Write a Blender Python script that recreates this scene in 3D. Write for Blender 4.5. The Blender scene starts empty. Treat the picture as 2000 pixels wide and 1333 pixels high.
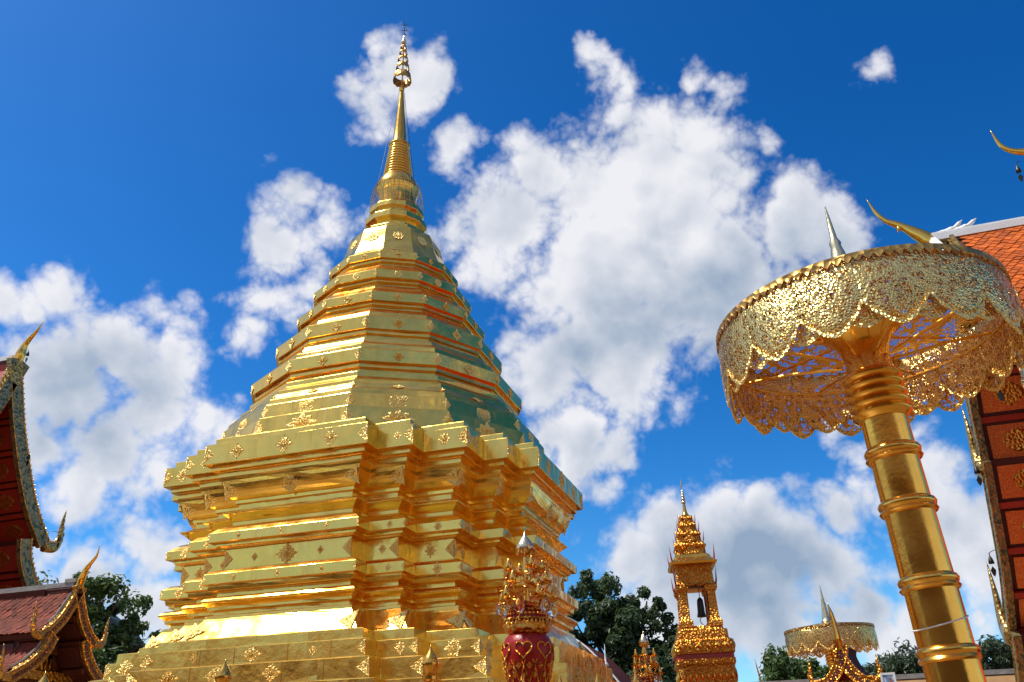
import bpy, bmesh, math, random
from mathutils import Vector, Matrix
random.seed(7)
R = math.radians
scene = bpy.context.scene
COL = scene.collection

# ------------------------------------------------------------------ camera
cam_data = bpy.data.cameras.new('camera')
cam_data.sensor_width = 36.0
cam_data.lens = 30.943
cam_data.clip_start = 0.1
cam_data.clip_end = 6000
cam = bpy.data.objects.new('camera', cam_data)
COL.objects.link(cam)
yaw, pitch, roll = R(107.972), R(26.313), R(-1.394)
fw = Vector((math.cos(pitch)*math.cos(yaw), math.cos(pitch)*math.sin(yaw), math.sin(pitch)))
rt = fw.cross(Vector((0, 0, 1))).normalized()
up = rt.cross(fw)
r2 = math.cos(roll)*rt + math.sin(roll)*up
u2 = -math.sin(roll)*rt + math.cos(roll)*up
cam.matrix_world = Matrix(((r2.x, u2.x, -fw.x, 10.021), (r2.y, u2.y, -fw.y, -19.909), (r2.z, u2.z, -fw.z, 1.6), (0, 0, 0, 1)))
scene.camera = cam

# ------------------------------------------------------------------ light
SUN = Vector((-0.45, -0.20, 0.87)).normalized()
sun_el = math.asin(SUN.z)
sun_rot = math.atan2(SUN.x, SUN.y)
sd = bpy.data.lights.new('sun', 'SUN')
sd.energy = 5.0
sd.angle = R(0.53)
sd.color = (1.0, 0.95, 0.86)
so = bpy.data.objects.new('sun', sd)
COL.objects.link(so)
so.rotation_euler = SUN.to_track_quat('Z', 'Y').to_euler()
so.location = SUN*60
scene.view_settings.view_transform = 'Standard'
scene.view_settings.look = 'None'
scene.view_settings.exposure = 0.0
scene.view_settings.gamma = 1.0
scene.view_settings.use_curve_mapping = False
scene.cycles.max_bounces = 9
scene.cycles.diffuse_bounces = 3
scene.cycles.glossy_bounces = 7
scene.cycles.transparent_max_bounces = 12
scene.cycles.sample_clamp_indirect = 6.0
scene.cycles.caustics_reflective = True
scene.cycles.blur_glossy = 0.6

# clouds: direction and angular radius of each puff; where the masses are thick and shaded
CLOUDS=[(-0.1115, 0.8166, 0.5664, 0.1065), (-0.0573, 0.7998, 0.5975, 0.0407), (-0.1524, 0.7886, 0.5958, 0.0405), (-0.2153, 0.7708, 0.5996, 0.0374), (-0.2588, 0.7894, 0.5567, 0.0602), (-0.1623, 0.8431, 0.5127, 0.0859), (-0.1628, 0.8773, 0.4515, 0.0718), (-0.0314, 0.8694, 0.4931, 0.062), (0.0502, 0.8509, 0.5229, 0.0448), (-0.074, 0.8776, 0.4736, 0.0703), (-0.1487, 0.9031, 0.4029, 0.0515), (-0.2555, 0.8784, 0.4038, 0.0493), (-0.2201, 0.9132, 0.343, 0.0545), (-0.1972, 0.9372, 0.2876, 0.0311), (-0.2538, 0.9192, 0.3011, 0.0342), (-0.3225, 0.6579, 0.6806, 0.0357), (-0.3669, 0.6711, 0.6442, 0.0284), (-0.2984, 0.6718, 0.6779, 0.0261), (-0.2999, 0.7209, 0.6248, 0.0252), (-0.3779, 0.6484, 0.6609, 0.0162), (-0.1305, 0.7032, 0.6989, 0.0118), (-0.1126, 0.7192, 0.6857, 0.0161), (-0.1014, 0.733, 0.6726, 0.0173), (-0.027, 0.7521, 0.6585, 0.017), (-0.0033, 0.7543, 0.6565, 0.0179), (0.1404, 0.7656, 0.6278, 0.0167), (0.026, 0.8057, 0.5917, 0.0117), (-0.4729, 0.6758, 0.5654, 0.0273), (-0.4358, 0.7126, 0.5498, 0.0306), (-0.4788, 0.7024, 0.5267, 0.0331), (-0.5073, 0.7149, 0.4812, 0.033), (-0.5269, 0.7211, 0.4499, 0.0219), (-0.4736, 0.7319, 0.4899, 0.0307), (-0.6725, 0.5893, 0.4478, 0.0292), (-0.7023, 0.5702, 0.4262, 0.0307), (-0.6093, 0.6589, 0.4411, 0.0337), (-0.6038, 0.6839, 0.4095, 0.0392), (-0.6525, 0.6436, 0.4, 0.0477), (-0.6882, 0.6299, 0.36, 0.0584), (-0.6234, 0.6975, 0.3534, 0.0542), (-0.5851, 0.7333, 0.3464, 0.0318), (-0.6644, 0.6809, 0.3082, 0.0548), (-0.6295, 0.7194, 0.2937, 0.0358), (-0.707, 0.6379, 0.3053, 0.0382), (-0.6554, 0.722, 0.2218, 0.0272), (-0.6817, 0.7031, 0.2023, 0.0264), (-0.6337, 0.7442, 0.2114, 0.0325), (-0.6767, 0.716, 0.1716, 0.0405), (-0.6377, 0.752, 0.1669, 0.0344), (-0.7028, 0.6805, 0.2072, 0.0236), (-0.0903, 0.961, 0.2615, 0.0307), (-0.122, 0.9604, 0.2506, 0.0248), (-0.1265, 0.9675, 0.2189, 0.0582), (-0.0377, 0.9787, 0.202, 0.0651), (-0.0746, 0.9829, 0.1684, 0.0708), (-0.1767, 0.9613, 0.2112, 0.0494), (0.0219, 0.9822, 0.1867, 0.0514), (0.0467, 0.9696, 0.2404, 0.0344), (0.0652, 0.9638, 0.2587, 0.0287), (0.1228, 0.9602, 0.251, 0.0474), (0.1528, 0.9652, 0.2122, 0.0511), (0.1767, 0.9685, 0.1754, 0.0416), (0.133, 0.9432, 0.3045, 0.025), (0.056, 0.9452, 0.3216, 0.0189), (0.0764, 0.9531, 0.293, 0.0242), (0.1544, 0.979, 0.1328, 0.0207), (0.0531, 0.9889, 0.1391, 0.0495), (-0.0344, 0.9915, 0.1253, 0.0567), (0.1055, 0.9877, 0.1157, 0.0474), (-0.1402, 0.9777, 0.1566, 0.0659)]
CLOUD_SHADE=[(-0.6841, 0.644, 0.3424, 0.0587), (-0.6396, 0.6739, 0.3699, 0.0357), (-0.7045, 0.6032, 0.374, 0.0334), (-0.6546, 0.6939, 0.3001, 0.0402), (-0.0522, 0.8964, 0.4402, 0.067), (0.0243, 0.8663, 0.4989, 0.0433), (-0.1247, 0.8878, 0.443, 0.0514), (-0.224, 0.9219, 0.3161, 0.0343), (-0.0798, 0.9755, 0.2052, 0.0694), (-0.0067, 0.9799, 0.1994, 0.057), (-0.1435, 0.9661, 0.2146, 0.0491), (-0.0605, 0.9857, 0.1572, 0.0675), (-0.6697, 0.7246, 0.1625, 0.0382), (-0.6451, 0.7417, 0.1835, 0.0246), (0.105, 0.9724, 0.2083, 0.0393), (0.1684, 0.955, 0.2443, 0.0287), (0.0324, 0.9865, 0.1606, 0.05), (-0.1962, 0.885, 0.4222, 0.0347)]


def build_world():
    w = bpy.data.worlds.new('World'); scene.world = w; w.use_nodes = True
    nt = w.node_tree; N = nt.nodes; L = nt.links; N.clear()
    out = N.new('ShaderNodeOutputWorld'); bg = N.new('ShaderNodeBackground')
    sky = N.new('ShaderNodeTexSky'); sky.sky_type = 'NISHITA'; sky.sun_disc = False
    sky.sun_elevation = sun_el; sky.sun_rotation = sun_rot
    sky.altitude = 1000; sky.air_density = 1.0; sky.dust_density = 1.6; sky.ozone_density = 2.0
    hs = N.new('ShaderNodeHueSaturation'); hs.inputs['Saturation'].default_value = SKY_SAT
    hs.inputs['Hue'].default_value = SKY_HUE
    hs.inputs['Value'].default_value = 1.0
    L.new(sky.outputs[0], hs.inputs['Color'])
    gm = N.new('ShaderNodeGamma'); gm.inputs['Gamma'].default_value = 1.3; L.new(hs.outputs[0], gm.inputs['Color'])
    tint = N.new('ShaderNodeMix'); tint.data_type = 'RGBA'; tint.blend_type = 'MULTIPLY'; tint.inputs[0].default_value = 1.0
    tint.inputs[7].default_value = SKY_TINT; L.new(gm.outputs[0], tint.inputs[6])
    tc = N.new('ShaderNodeTexCoord')
    P = tc.outputs['Generated']
    def noise(vec, scale, detail, rough=0.5, lac=2.0):
        n = N.new('ShaderNodeTexNoise'); n.inputs['Scale'].default_value = scale
        n.inputs['Detail'].default_value = detail; n.inputs['Roughness'].default_value = rough
        n.inputs['Lacunarity'].default_value = lac
        L.new(vec, n.inputs['Vector']); return n
    def math_(op, a, b=None, c=None, clamp=False):
        m = N.new('ShaderNodeMath'); m.operation = op; m.use_clamp = clamp
        for i, v in enumerate((a, b, c)):
            if v is None: continue
            if isinstance(v, (int, float)): m.inputs[i].default_value = v
            else: L.new(v, m.inputs[i])
        return m.outputs[0]
    def vmath(op, a, b=None, s=None):
        m = N.new('ShaderNodeVectorMath'); m.operation = op
        for i, v in enumerate((a, b)):
            if v is None: continue
            if isinstance(v, (tuple, Vector)): m.inputs[i].default_value = v
            else: L.new(v, m.inputs[i])
        if s is not None: m.inputs['Scale'].default_value = s
        return m
    def smooth(v, a, b):
        m = N.new('ShaderNodeMapRange'); m.interpolation_type = 'SMOOTHSTEP'
        m.inputs['From Min'].default_value = a; m.inputs['From Max'].default_value = b
        L.new(v, m.inputs['Value']); return m.outputs[0]
    warp = noise(P, 9.0, 3.0, 0.55)
    wv = vmath('SUBTRACT', warp.outputs['Color'], (0.5, 0.5, 0.5)).outputs[0]
    wv = vmath('SCALE', wv, s=0.075).outputs[0]
    PW = vmath('ADD', P, wv).outputs[0]
    def field(blobs, k):
        cur = None
        for (x, y, z, r) in blobs:
            d = vmath('DISTANCE', PW, (x, y, z)).outputs['Value']
            wt = min(1.0, 0.18+r/0.085)
            v = math_('MULTIPLY_ADD', d, -wt/(r*k), wt)
            cur = v if cur is None else math_('MAXIMUM', cur, v)
        return math_('MAXIMUM', cur, -1.0)
    F = field(CLOUDS, 1.28)
    S = field(CLOUD_SHADE, 1.6)
    # the rest of the sky, outside the frame: the same kind of broken cloud, and a thin veil, denser sunward, added to pale the gold's reflections
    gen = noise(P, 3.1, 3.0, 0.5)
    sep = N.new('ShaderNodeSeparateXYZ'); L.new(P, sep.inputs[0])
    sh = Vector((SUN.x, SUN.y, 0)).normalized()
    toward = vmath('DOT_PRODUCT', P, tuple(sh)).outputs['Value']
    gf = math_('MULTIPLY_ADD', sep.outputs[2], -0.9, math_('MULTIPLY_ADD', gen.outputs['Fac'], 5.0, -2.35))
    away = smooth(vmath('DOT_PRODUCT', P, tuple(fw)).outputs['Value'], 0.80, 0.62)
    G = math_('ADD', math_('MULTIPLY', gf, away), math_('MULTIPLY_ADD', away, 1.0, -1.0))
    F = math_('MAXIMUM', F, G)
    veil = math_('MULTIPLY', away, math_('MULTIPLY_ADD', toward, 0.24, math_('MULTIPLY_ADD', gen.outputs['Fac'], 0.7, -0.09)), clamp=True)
    def billow(vec, octs):
        cur = None; amp = 1.0; sc = 15.0
        for _ in range(octs):
            n = noise(vec, sc, 0.0).outputs['Fac']
            a = math_('ABSOLUTE', math_('MULTIPLY_ADD', n, 2.0, -1.0))
            cur = math_('MULTIPLY', a, amp) if cur is None else math_('MULTIPLY_ADD', a, amp, cur)
            amp *= 0.55; sc *= 2.05
        return cur
    lo = noise(P, 7.5, 3.0, 0.5, 2.0).outputs['Fac']
    fine = noise(P, 34.0, 6.0, 0.6, 2.1).outputs['Fac']
    bl = billow(P, 4)
    side = vmath('ADD', P, tuple(SUN_T*0.032)).outputs[0]
    lo2 = noise(side, 7.5, 2.0, 0.5, 2.0).outputs['Fac']
    side2 = vmath('ADD', P, tuple(SUN_T*0.011)).outputs[0]
    bl2 = billow(side2, 3)
    tex = math_('MULTIPLY_ADD', math_('SUBTRACT', lo, 0.5), 1.05, math_('MULTIPLY_ADD', math_('SUBTRACT', bl, 0.44), 0.75, math_('MULTIPLY', math_('SUBTRACT', fine, 0.5), 0.85)))
    dens = math_('MULTIPLY_ADD', F, 1.45, tex)
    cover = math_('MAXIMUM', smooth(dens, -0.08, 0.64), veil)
    relief = math_('MULTIPLY_ADD', math_('SUBTRACT', lo, lo2), 2.0, math_('MULTIPLY', math_('SUBTRACT', bl, bl2), 0.34))
    thick = smooth(dens, 0.35, 1.3)
    shade = math_('MULTIPLY_ADD', smooth(math_('ADD', S, math_('MULTIPLY', tex, 0.45)), -0.35, 1.05), 0.60, math_('MULTIPLY_ADD', thick, 0.20, 0.07))
    shade = math_('SUBTRACT', shade, relief, clamp=True)
    mixc = N.new('ShaderNodeMix'); mixc.data_type = 'RGBA'
    mixc.inputs[6].default_value = (*CLOUD_LIT, 1); mixc.inputs[7].default_value = (*CLOUD_DARK, 1)
    L.new(shade, mixc.inputs[0])
    mx = N.new('ShaderNodeMix'); mx.data_type = 'RGBA'
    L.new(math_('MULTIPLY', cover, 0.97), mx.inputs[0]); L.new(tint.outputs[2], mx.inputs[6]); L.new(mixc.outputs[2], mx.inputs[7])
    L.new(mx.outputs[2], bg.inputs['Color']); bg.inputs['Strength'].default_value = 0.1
    L.new(bg.outputs[0], out.inputs['Surface'])
    w.cycles.sampling_method = 'MANUAL'; w.cycles.sample_map_resolution = 512
SKY_SAT, SKY_HUE = 1.42, 0.5
SKY_TINT = (1.0, 1.16, 1.08, 1)
CLOUD_LIT, CLOUD_DARK = (8.9, 8.9, 9.3), (3.0, 4.0, 5.4)
SUN_T = (SUN - fw*SUN.dot(fw)).normalized()
build_world()

# ------------------------------------------------------------------ materials
def mk(name):
    m = bpy.data.materials.new(name); m.use_nodes = True
    nt = m.node_tree
    return m, nt, nt.nodes['Principled BSDF']
def link_noise(nt, scale, detail=4, rough=0.55, coord='Position', stretch=None, kind='noise', rnd=False):
    N, L = nt.nodes, nt.links
    if coord == 'Position':
        src = N.new('ShaderNodeNewGeometry').outputs['Position']
    else:
        src = N.new('ShaderNodeTexCoord').outputs[coord]
    if rnd:
        oi = N.new('ShaderNodeObjectInfo'); ad = N.new('ShaderNodeVectorMath'); ad.operation = 'MULTIPLY_ADD'
        cb = N.new('ShaderNodeCombineXYZ')
        for i in range(3): L.new(oi.outputs['Random'], cb.inputs[i])
        L.new(cb.outputs[0], ad.inputs[0]); ad.inputs[1].default_value = (37, 53, 71); L.new(src, ad.inputs[2]); src = ad.outputs[0]
    if stretch:
        mp = N.new('ShaderNodeMapping'); mp.inputs['Scale'].default_value = stretch
        L.new(src, mp.inputs['Vector']); src = mp.outputs[0]
    if kind == 'noise':
        n = N.new('ShaderNodeTexNoise'); n.inputs['Detail'].default_value = detail; n.inputs['Roughness'].default_value = rough
    else:
        n = N.new('ShaderNodeTexVoronoi')
        if kind == 'edge': n.feature = 'DISTANCE_TO_EDGE'
    n.inputs['Scale'].default_value = scale
    L.new(src, n.inputs['Vector'])
    return n
def bump(nt, bs, height, strength, dist, prev=None):
    b = nt.nodes.new('ShaderNodeBump'); b.inputs['Strength'].default_value = strength; b.inputs['Distance'].default_value = dist
    nt.links.new(height, b.inputs['Height'])
    if prev is not None: nt.links.new(prev, b.inputs['Normal'])
    return b.outputs[0]
def ramp(nt, fac, stops):
    r = nt.nodes.new('ShaderNodeValToRGB'); nt.links.new(fac, r.inputs[0])
    e = r.color_ramp.elements
    while len(e) < len(stops): e.new(0.5)
    for i, (p, c) in enumerate(stops):
        e[i].position = p; e[i].color = (*c, 1) if len(c) == 3 else c
    return r.outputs[0]
def gold_mat(name, c1, c2, r1, r2, wave=(1.6, 0.35, 0.05), fine=None, filig=None, stretch=(1, 1, 0.45), rnd=False, tarnish=False):
    m, nt, bs = mk(name); L = nt.links
    bs.inputs['Metallic'].default_value = 1.0
    n = link_noise(nt, 0.9, 5, 0.6, rnd=rnd)
    col = ramp(nt, n.outputs['Fac'], [(0.3, c1), (0.7, c2)])
    if tarnish:
        st = link_noise(nt, 2.2, 6, 0.65, stretch=(1, 1, 0.22), rnd=rnd)
        mx = nt.nodes.new('ShaderNodeMix'); mx.data_type = 'RGBA'; mx.blend_type = 'MULTIPLY'
        L.new(ramp(nt, st.outputs['Fac'], [(0.52, (0, 0, 0)), (0.78, (1, 1, 1))]), mx.inputs[0]); L.new(col, mx.inputs[6]); mx.inputs[7].default_value = (0.86, 0.76, 0.62, 1); col = mx.outputs[2]
    L.new(col, bs.inputs['Base Color'])
    n2 = link_noise(nt, 2.7, 5, 0.6, rnd=rnd)
    mr = nt.nodes.new('ShaderNodeMapRange'); mr.inputs['From Min'].default_value = 0.3; mr.inputs['From Max'].default_value = 0.7
    mr.inputs['To Min'].default_value = r1; mr.inputs['To Max'].default_value = r2
    L.new(n2.outputs['Fac'], mr.inputs['Value']); L.new(mr.outputs[0], bs.inputs['Roughness'])
    nrm = None
    if wave:
        w = link_noise(nt, wave[0], 2, 0.4, stretch=stretch, rnd=rnd)
        nrm = bump(nt, bs, w.outputs['Fac'], wave[1], wave[2])
    if fine:
        w = link_noise(nt, fine[0], 3, 0.5, rnd=rnd)
        nrm = bump(nt, bs, w.outputs['Fac'], fine[1], fine[2], nrm)
    if filig:
        v = link_noise(nt, filig[0], kind='vor')
        nrm = bump(nt, bs, v.outputs['Distance'], filig[1], filig[2], nrm)
    if nrm is not None: L.new(nrm, bs.inputs['Normal'])
    return m
G1, G2 = (0.98, 0.62, 0.14), (0.93, 0.55, 0.10)
M = {}
M['gold'] = gold_mat('gold_sheet', G1, G2, 0.15, 0.29, (1.7, 0.5, 0.06), (9, 0.35, 0.008), tarnish=True)
M['gold_panel'] = gold_mat('gold_panel_sheet', G1, G2, 0.14, 0.29, (1.9, 0.6, 0.06), (10, 0.4, 0.008), rnd=True, tarnish=True)
M['gold_smooth'] = gold_mat('gold_polished', (0.92, 0.52, 0.10), (0.84, 0.42, 0.07), 0.14, 0.28, (2.4, 0.3, 0.03), (24, 0.22, 0.005), tarnish=True)
M['filigree'] = gold_mat('gold_relief', (1.0, 0.78, 0.30), (0.97, 0.68, 0.22), 0.38, 0.5, None, None, (36, 0.7, 0.03))
M['ornate'] = gold_mat('gold_carved', (0.84, 0.40, 0.07), (0.60, 0.23, 0.03), 0.3, 0.45, None, None, (16, 0.8, 0.05))
M['bronze'] = gold_mat('dull_gilt', (0.62, 0.36, 0.10), (0.42, 0.22, 0.06), 0.36, 0.5, None, None, (12, 0.6, 0.05))
M['silver_gilt'] = gold_mat('pale_gilt', (0.85, 0.72, 0.45), (0.7, 0.55, 0.3), 0.2, 0.35, None, (30, 0.4, 0.01))
M['dark_metal'] = gold_mat('dark_metal', (0.08, 0.07, 0.06), (0.05, 0.045, 0.04), 0.4, 0.55, None, (20, 0.3, 0.01))

def plain_mat(name, c1, c2, rough=0.6, scale=3.0, bumps=(20, 0.3, 0.01), spec=None, coat=0.0, rnd_amt=0.0):
    m, nt, bs = mk(name); L = nt.links
    n = link_noise(nt, scale, 6, 0.62)
    col = ramp(nt, n.outputs['Fac'], [(0.32, c1), (0.68, c2)])
    if rnd_amt:
        oi = nt.nodes.new('ShaderNodeObjectInfo'); h = nt.nodes.new('ShaderNodeHueSaturation')
        mr = nt.nodes.new('ShaderNodeMapRange'); mr.inputs['To Min'].default_value = 1-rnd_amt; mr.inputs['To Max'].default_value = 1+rnd_amt
        L.new(oi.outputs['Random'], mr.inputs['Value']); L.new(mr.outputs[0], h.inputs['Value']); L.new(col, h.inputs['Color']); col = h.outputs[0]
    L.new(col, bs.inputs['Base Color'])
    bs.inputs['Roughness'].default_value = rough
    if spec is not None: bs.inputs['Specular IOR Level'].default_value = spec
    if coat: bs.inputs['Coat Weight'].default_value = coat; bs.inputs['Coat Roughness'].default_value = 0.12
    if bumps:
        b = link_noise(nt, bumps[0], 4, 0.55)
        L.new(bump(nt, bs, b.outputs['Fac'], bumps[1], bumps[2]), bs.inputs['Normal'])
    return m
M['orange_tile'] = plain_mat('orange_glazed_tile', (0.58, 0.13, 0.012), (0.46, 0.09, 0.010), 0.5, 2.0, (14, 0.3, 0.01), spec=0.3, rnd_amt=0.3)
M['pink_tile'] = plain_mat('weathered_red_tile', (0.22, 0.046, 0.024), (0.12, 0.028, 0.016), 0.8, 2.5, (14, 0.4, 0.01), spec=0.25, rnd_amt=0.35)
M['ochre_roof'] = plain_mat('ochre_roof', (0.36, 0.20, 0.07), (0.26, 0.13, 0.045), 0.7, 2.0)
M['maroon_roof'] = plain_mat('maroon_roof', (0.10, 0.02, 0.016), (0.07, 0.014, 0.012), 0.8, 1.5, spec=0.15)
M['white_trim'] = plain_mat('white_lime_trim', (0.80, 0.79, 0.76), (0.70, 0.69, 0.66), 0.6, 2.0)
M['grey_ridge'] = plain_mat('grey_mortar_ridge', (0.36, 0.34, 0.31), (0.22, 0.20, 0.18), 0.85, 4.0, (25, 0.6, 0.02))
M['red_lacquer'] = plain_mat('red_lacquer', (0.46, 0.04, 0.018), (0.35, 0.028, 0.013), 0.45, 1.6)
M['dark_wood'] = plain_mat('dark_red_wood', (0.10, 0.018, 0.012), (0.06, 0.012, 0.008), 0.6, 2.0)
M['stone'] = plain_mat('pale_stone', (0.46, 0.42, 0.36), (0.36, 0.33, 0.28), 0.55, 1.2)
M['bark'] = plain_mat('bark', (0.13, 0.09, 0.06), (0.07, 0.05, 0.035), 0.9, 5.0, (12, 0.8, 0.04))

def mosaic_mat(name, c1, c2, c3, scale, metal=0.5):
    m, nt, bs = mk(name); L = nt.links
    v = link_noise(nt, scale, kind='vor', coord='Object')
    L.new(ramp(nt, v.outputs['Color'], [(0.2, c1), (0.5, c2), (0.8, c3)]), bs.inputs['Base Color'])
    bs.inputs['Metallic'].default_value = metal; bs.inputs['Roughness'].default_value = 0.3
    L.new(bump(nt, bs, v.outputs['Distance'], 0.7, 0.03), bs.inputs['Normal'])
    return m
M['mosaic'] = mosaic_mat('glass_mosaic_scales', (0.07, 0.11, 0.06), (0.40, 0.27, 0.09), (0.22, 0.22, 0.13), 12, 0.5)
M['gilt_mosaic'] = mosaic_mat('gilt_scale_mosaic', (0.30, 0.15, 0.03), (0.62, 0.38, 0.10), (0.5, 0.32, 0.12), 13, 0.8)

def stencil_mat(name, ground, gilt, scale):
    m, nt, bs = mk(name); L = nt.links
    v = link_noise(nt, scale, kind='edge', coord='Object')
    f = ramp(nt, v.outputs['Distance'], [(0.07, (1, 1, 1)), (0.13, (0, 0, 0))])
    mx = nt.nodes.new('ShaderNodeMix'); mx.data_type = 'RGBA'
    mx.inputs[6].default_value = (*ground, 1); mx.inputs[7].default_value = (*gilt, 1)
    L.new(f, mx.inputs[0]); L.new(mx.outputs[2], bs.inputs['Base Color'])
    sm = nt.nodes.new('ShaderNodeMath'); sm.operation = 'MULTIPLY'; L.new(f, sm.inputs[0]); sm.inputs[1].default_value = 0.7
    L.new(sm.outputs[0], bs.inputs['Metallic']); bs.inputs['Roughness'].default_value = 0.4
    return m
M['stencil'] = stencil_mat('red_gold_stencil', (0.62, 0.06, 0.018), (0.9, 0.46, 0.1), 30)

def pierced_mat():
    m, nt, bs = mk('gold_pierced_filigree'); L = nt.links
    bs.inputs['Metallic'].default_value = 1.0; bs.inputs['Roughness'].default_value = 0.24
    n = link_noise(nt, 1.5, 4, coord='Object')
    L.new(ramp(nt, n.outputs['Fac'], [(0.3, (0.97, 0.68, 0.24)), (0.7, (0.92, 0.6, 0.18))]), bs.inputs['Base Color'])
    w = link_noise(nt, 5.0, 3, coord='Object')
    vm = nt.nodes.new('ShaderNodeVectorMath'); vm.operation = 'MULTIPLY_ADD'; vm.inputs[1].default_value = (0.07, 0.07, 0.07)
    src = nt.nodes.new('ShaderNodeTexCoord').outputs['Object']
    L.new(w.outputs['Color'], vm.inputs[0]); L.new(src, vm.inputs[2])
    v = nt.nodes.new('ShaderNodeTexVoronoi'); v.inputs['Scale'].default_value = 12.5; v.inputs['Randomness'].default_value = 0.75
    L.new(vm.outputs[0], v.inputs['Vector'])
    # rosette: solid heart, ring of cut petals, solid web between
    ring = ramp(nt, v.outputs['Distance'], [(0.12, (0, 0, 0)), (0.15, (1, 1, 1)), (0.47, (1, 1, 1)), (0.50, (0, 0, 0))])
    e = nt.nodes.new('ShaderNodeTexVoronoi'); e.feature = 'DISTANCE_TO_EDGE'; e.inputs['Scale'].default_value = 30.0
    L.new(src, e.inputs['Vector'])
    cut = ramp(nt, e.outputs['Distance'], [(0.06, (0, 0, 0)), (0.085, (1, 1, 1))])
    e2 = nt.nodes.new('ShaderNodeMath'); e2.operation = 'MULTIPLY'; L.new(ring, e2.inputs[0]); L.new(cut, e2.inputs[1])
    a = nt.nodes.new('ShaderNodeMath'); a.operation = 'SUBTRACT'; a.inputs[0].default_value = 1.0; L.new(e2.outputs[0], a.inputs[1]); a = a.outputs[0]
    L.new(a, bs.inputs['Alpha'])
    v2 = link_noise(nt, 46, kind='vor', coord='Object')
    L.new(bump(nt, bs, v2.outputs['Distance'], 0.55, 0.016), bs.inputs['Normal'])
    return m
M['pierced'] = pierced_mat()

def foliage_mat(name, c1, c2, c3):
    m, nt, bs = mk(name); L = nt.links
    n = link_noise(nt, 3.2, 6, 0.7)
    L.new(ramp(nt, n.outputs['Fac'], [(0.34, c1), (0.5, c2), (0.68, c3)]), bs.inputs['Base Color'])
    bs.inputs['Roughness'].default_value = 0.5
    out = nt.nodes['Material Output']
    tr = nt.nodes.new('ShaderNodeBsdfTranslucent'); tr.inputs['Color'].default_value = (c3[0]*1.2, c3[1]*1.3, c3[2], 1)
    mix = nt.nodes.new('ShaderNodeMixShader'); mix.inputs[0].default_value = 0.32
    L.new(bs.outputs[0], mix.inputs[1]); L.new(tr.outputs[0], mix.inputs[2]); L.new(mix.outputs[0], out.inputs['Surface'])
    return m
M['leaf_dark'] = foliage_mat('dark_leaves', (0.022, 0.042, 0.016), (0.045, 0.078, 0.026), (0.085, 0.125, 0.045))
M['leaf_mid'] = foliage_mat('green_leaves', (0.035, 0.075, 0.016), (0.06, 0.115, 0.024), (0.11, 0.17, 0.04))
M['leaf_grey'] = foliage_mat('grey_green_leaves', (0.035, 0.055, 0.03), (0.055, 0.085, 0.045), (0.085, 0.12, 0.06))

def glass_mat():
    m, nt, bs = mk('clear_glass')
    n = link_noise(nt, 6, 2)
    bs.inputs['Base Color'].default_value = (0.95, 0.93, 0.88, 1); bs.inputs['Transmission Weight'].default_value = 1.0
    bs.inputs['Roughness'].default_value = 0.03; bs.inputs['IOR'].default_value = 1.3
    nt.links.new(bump(nt, bs, n.outputs['Fac'], 0.2, 0.01), bs.inputs['Normal'])
    return m
M['glass'] = glass_mat()
M['red_urn'] = plain_mat('red_glass_mosaic', (0.40, 0.012, 0.008), (0.22, 0.006, 0.005), 0.34, 7.0, (40, 0.4, 0.008), spec=0.25, coat=0.08)

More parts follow.
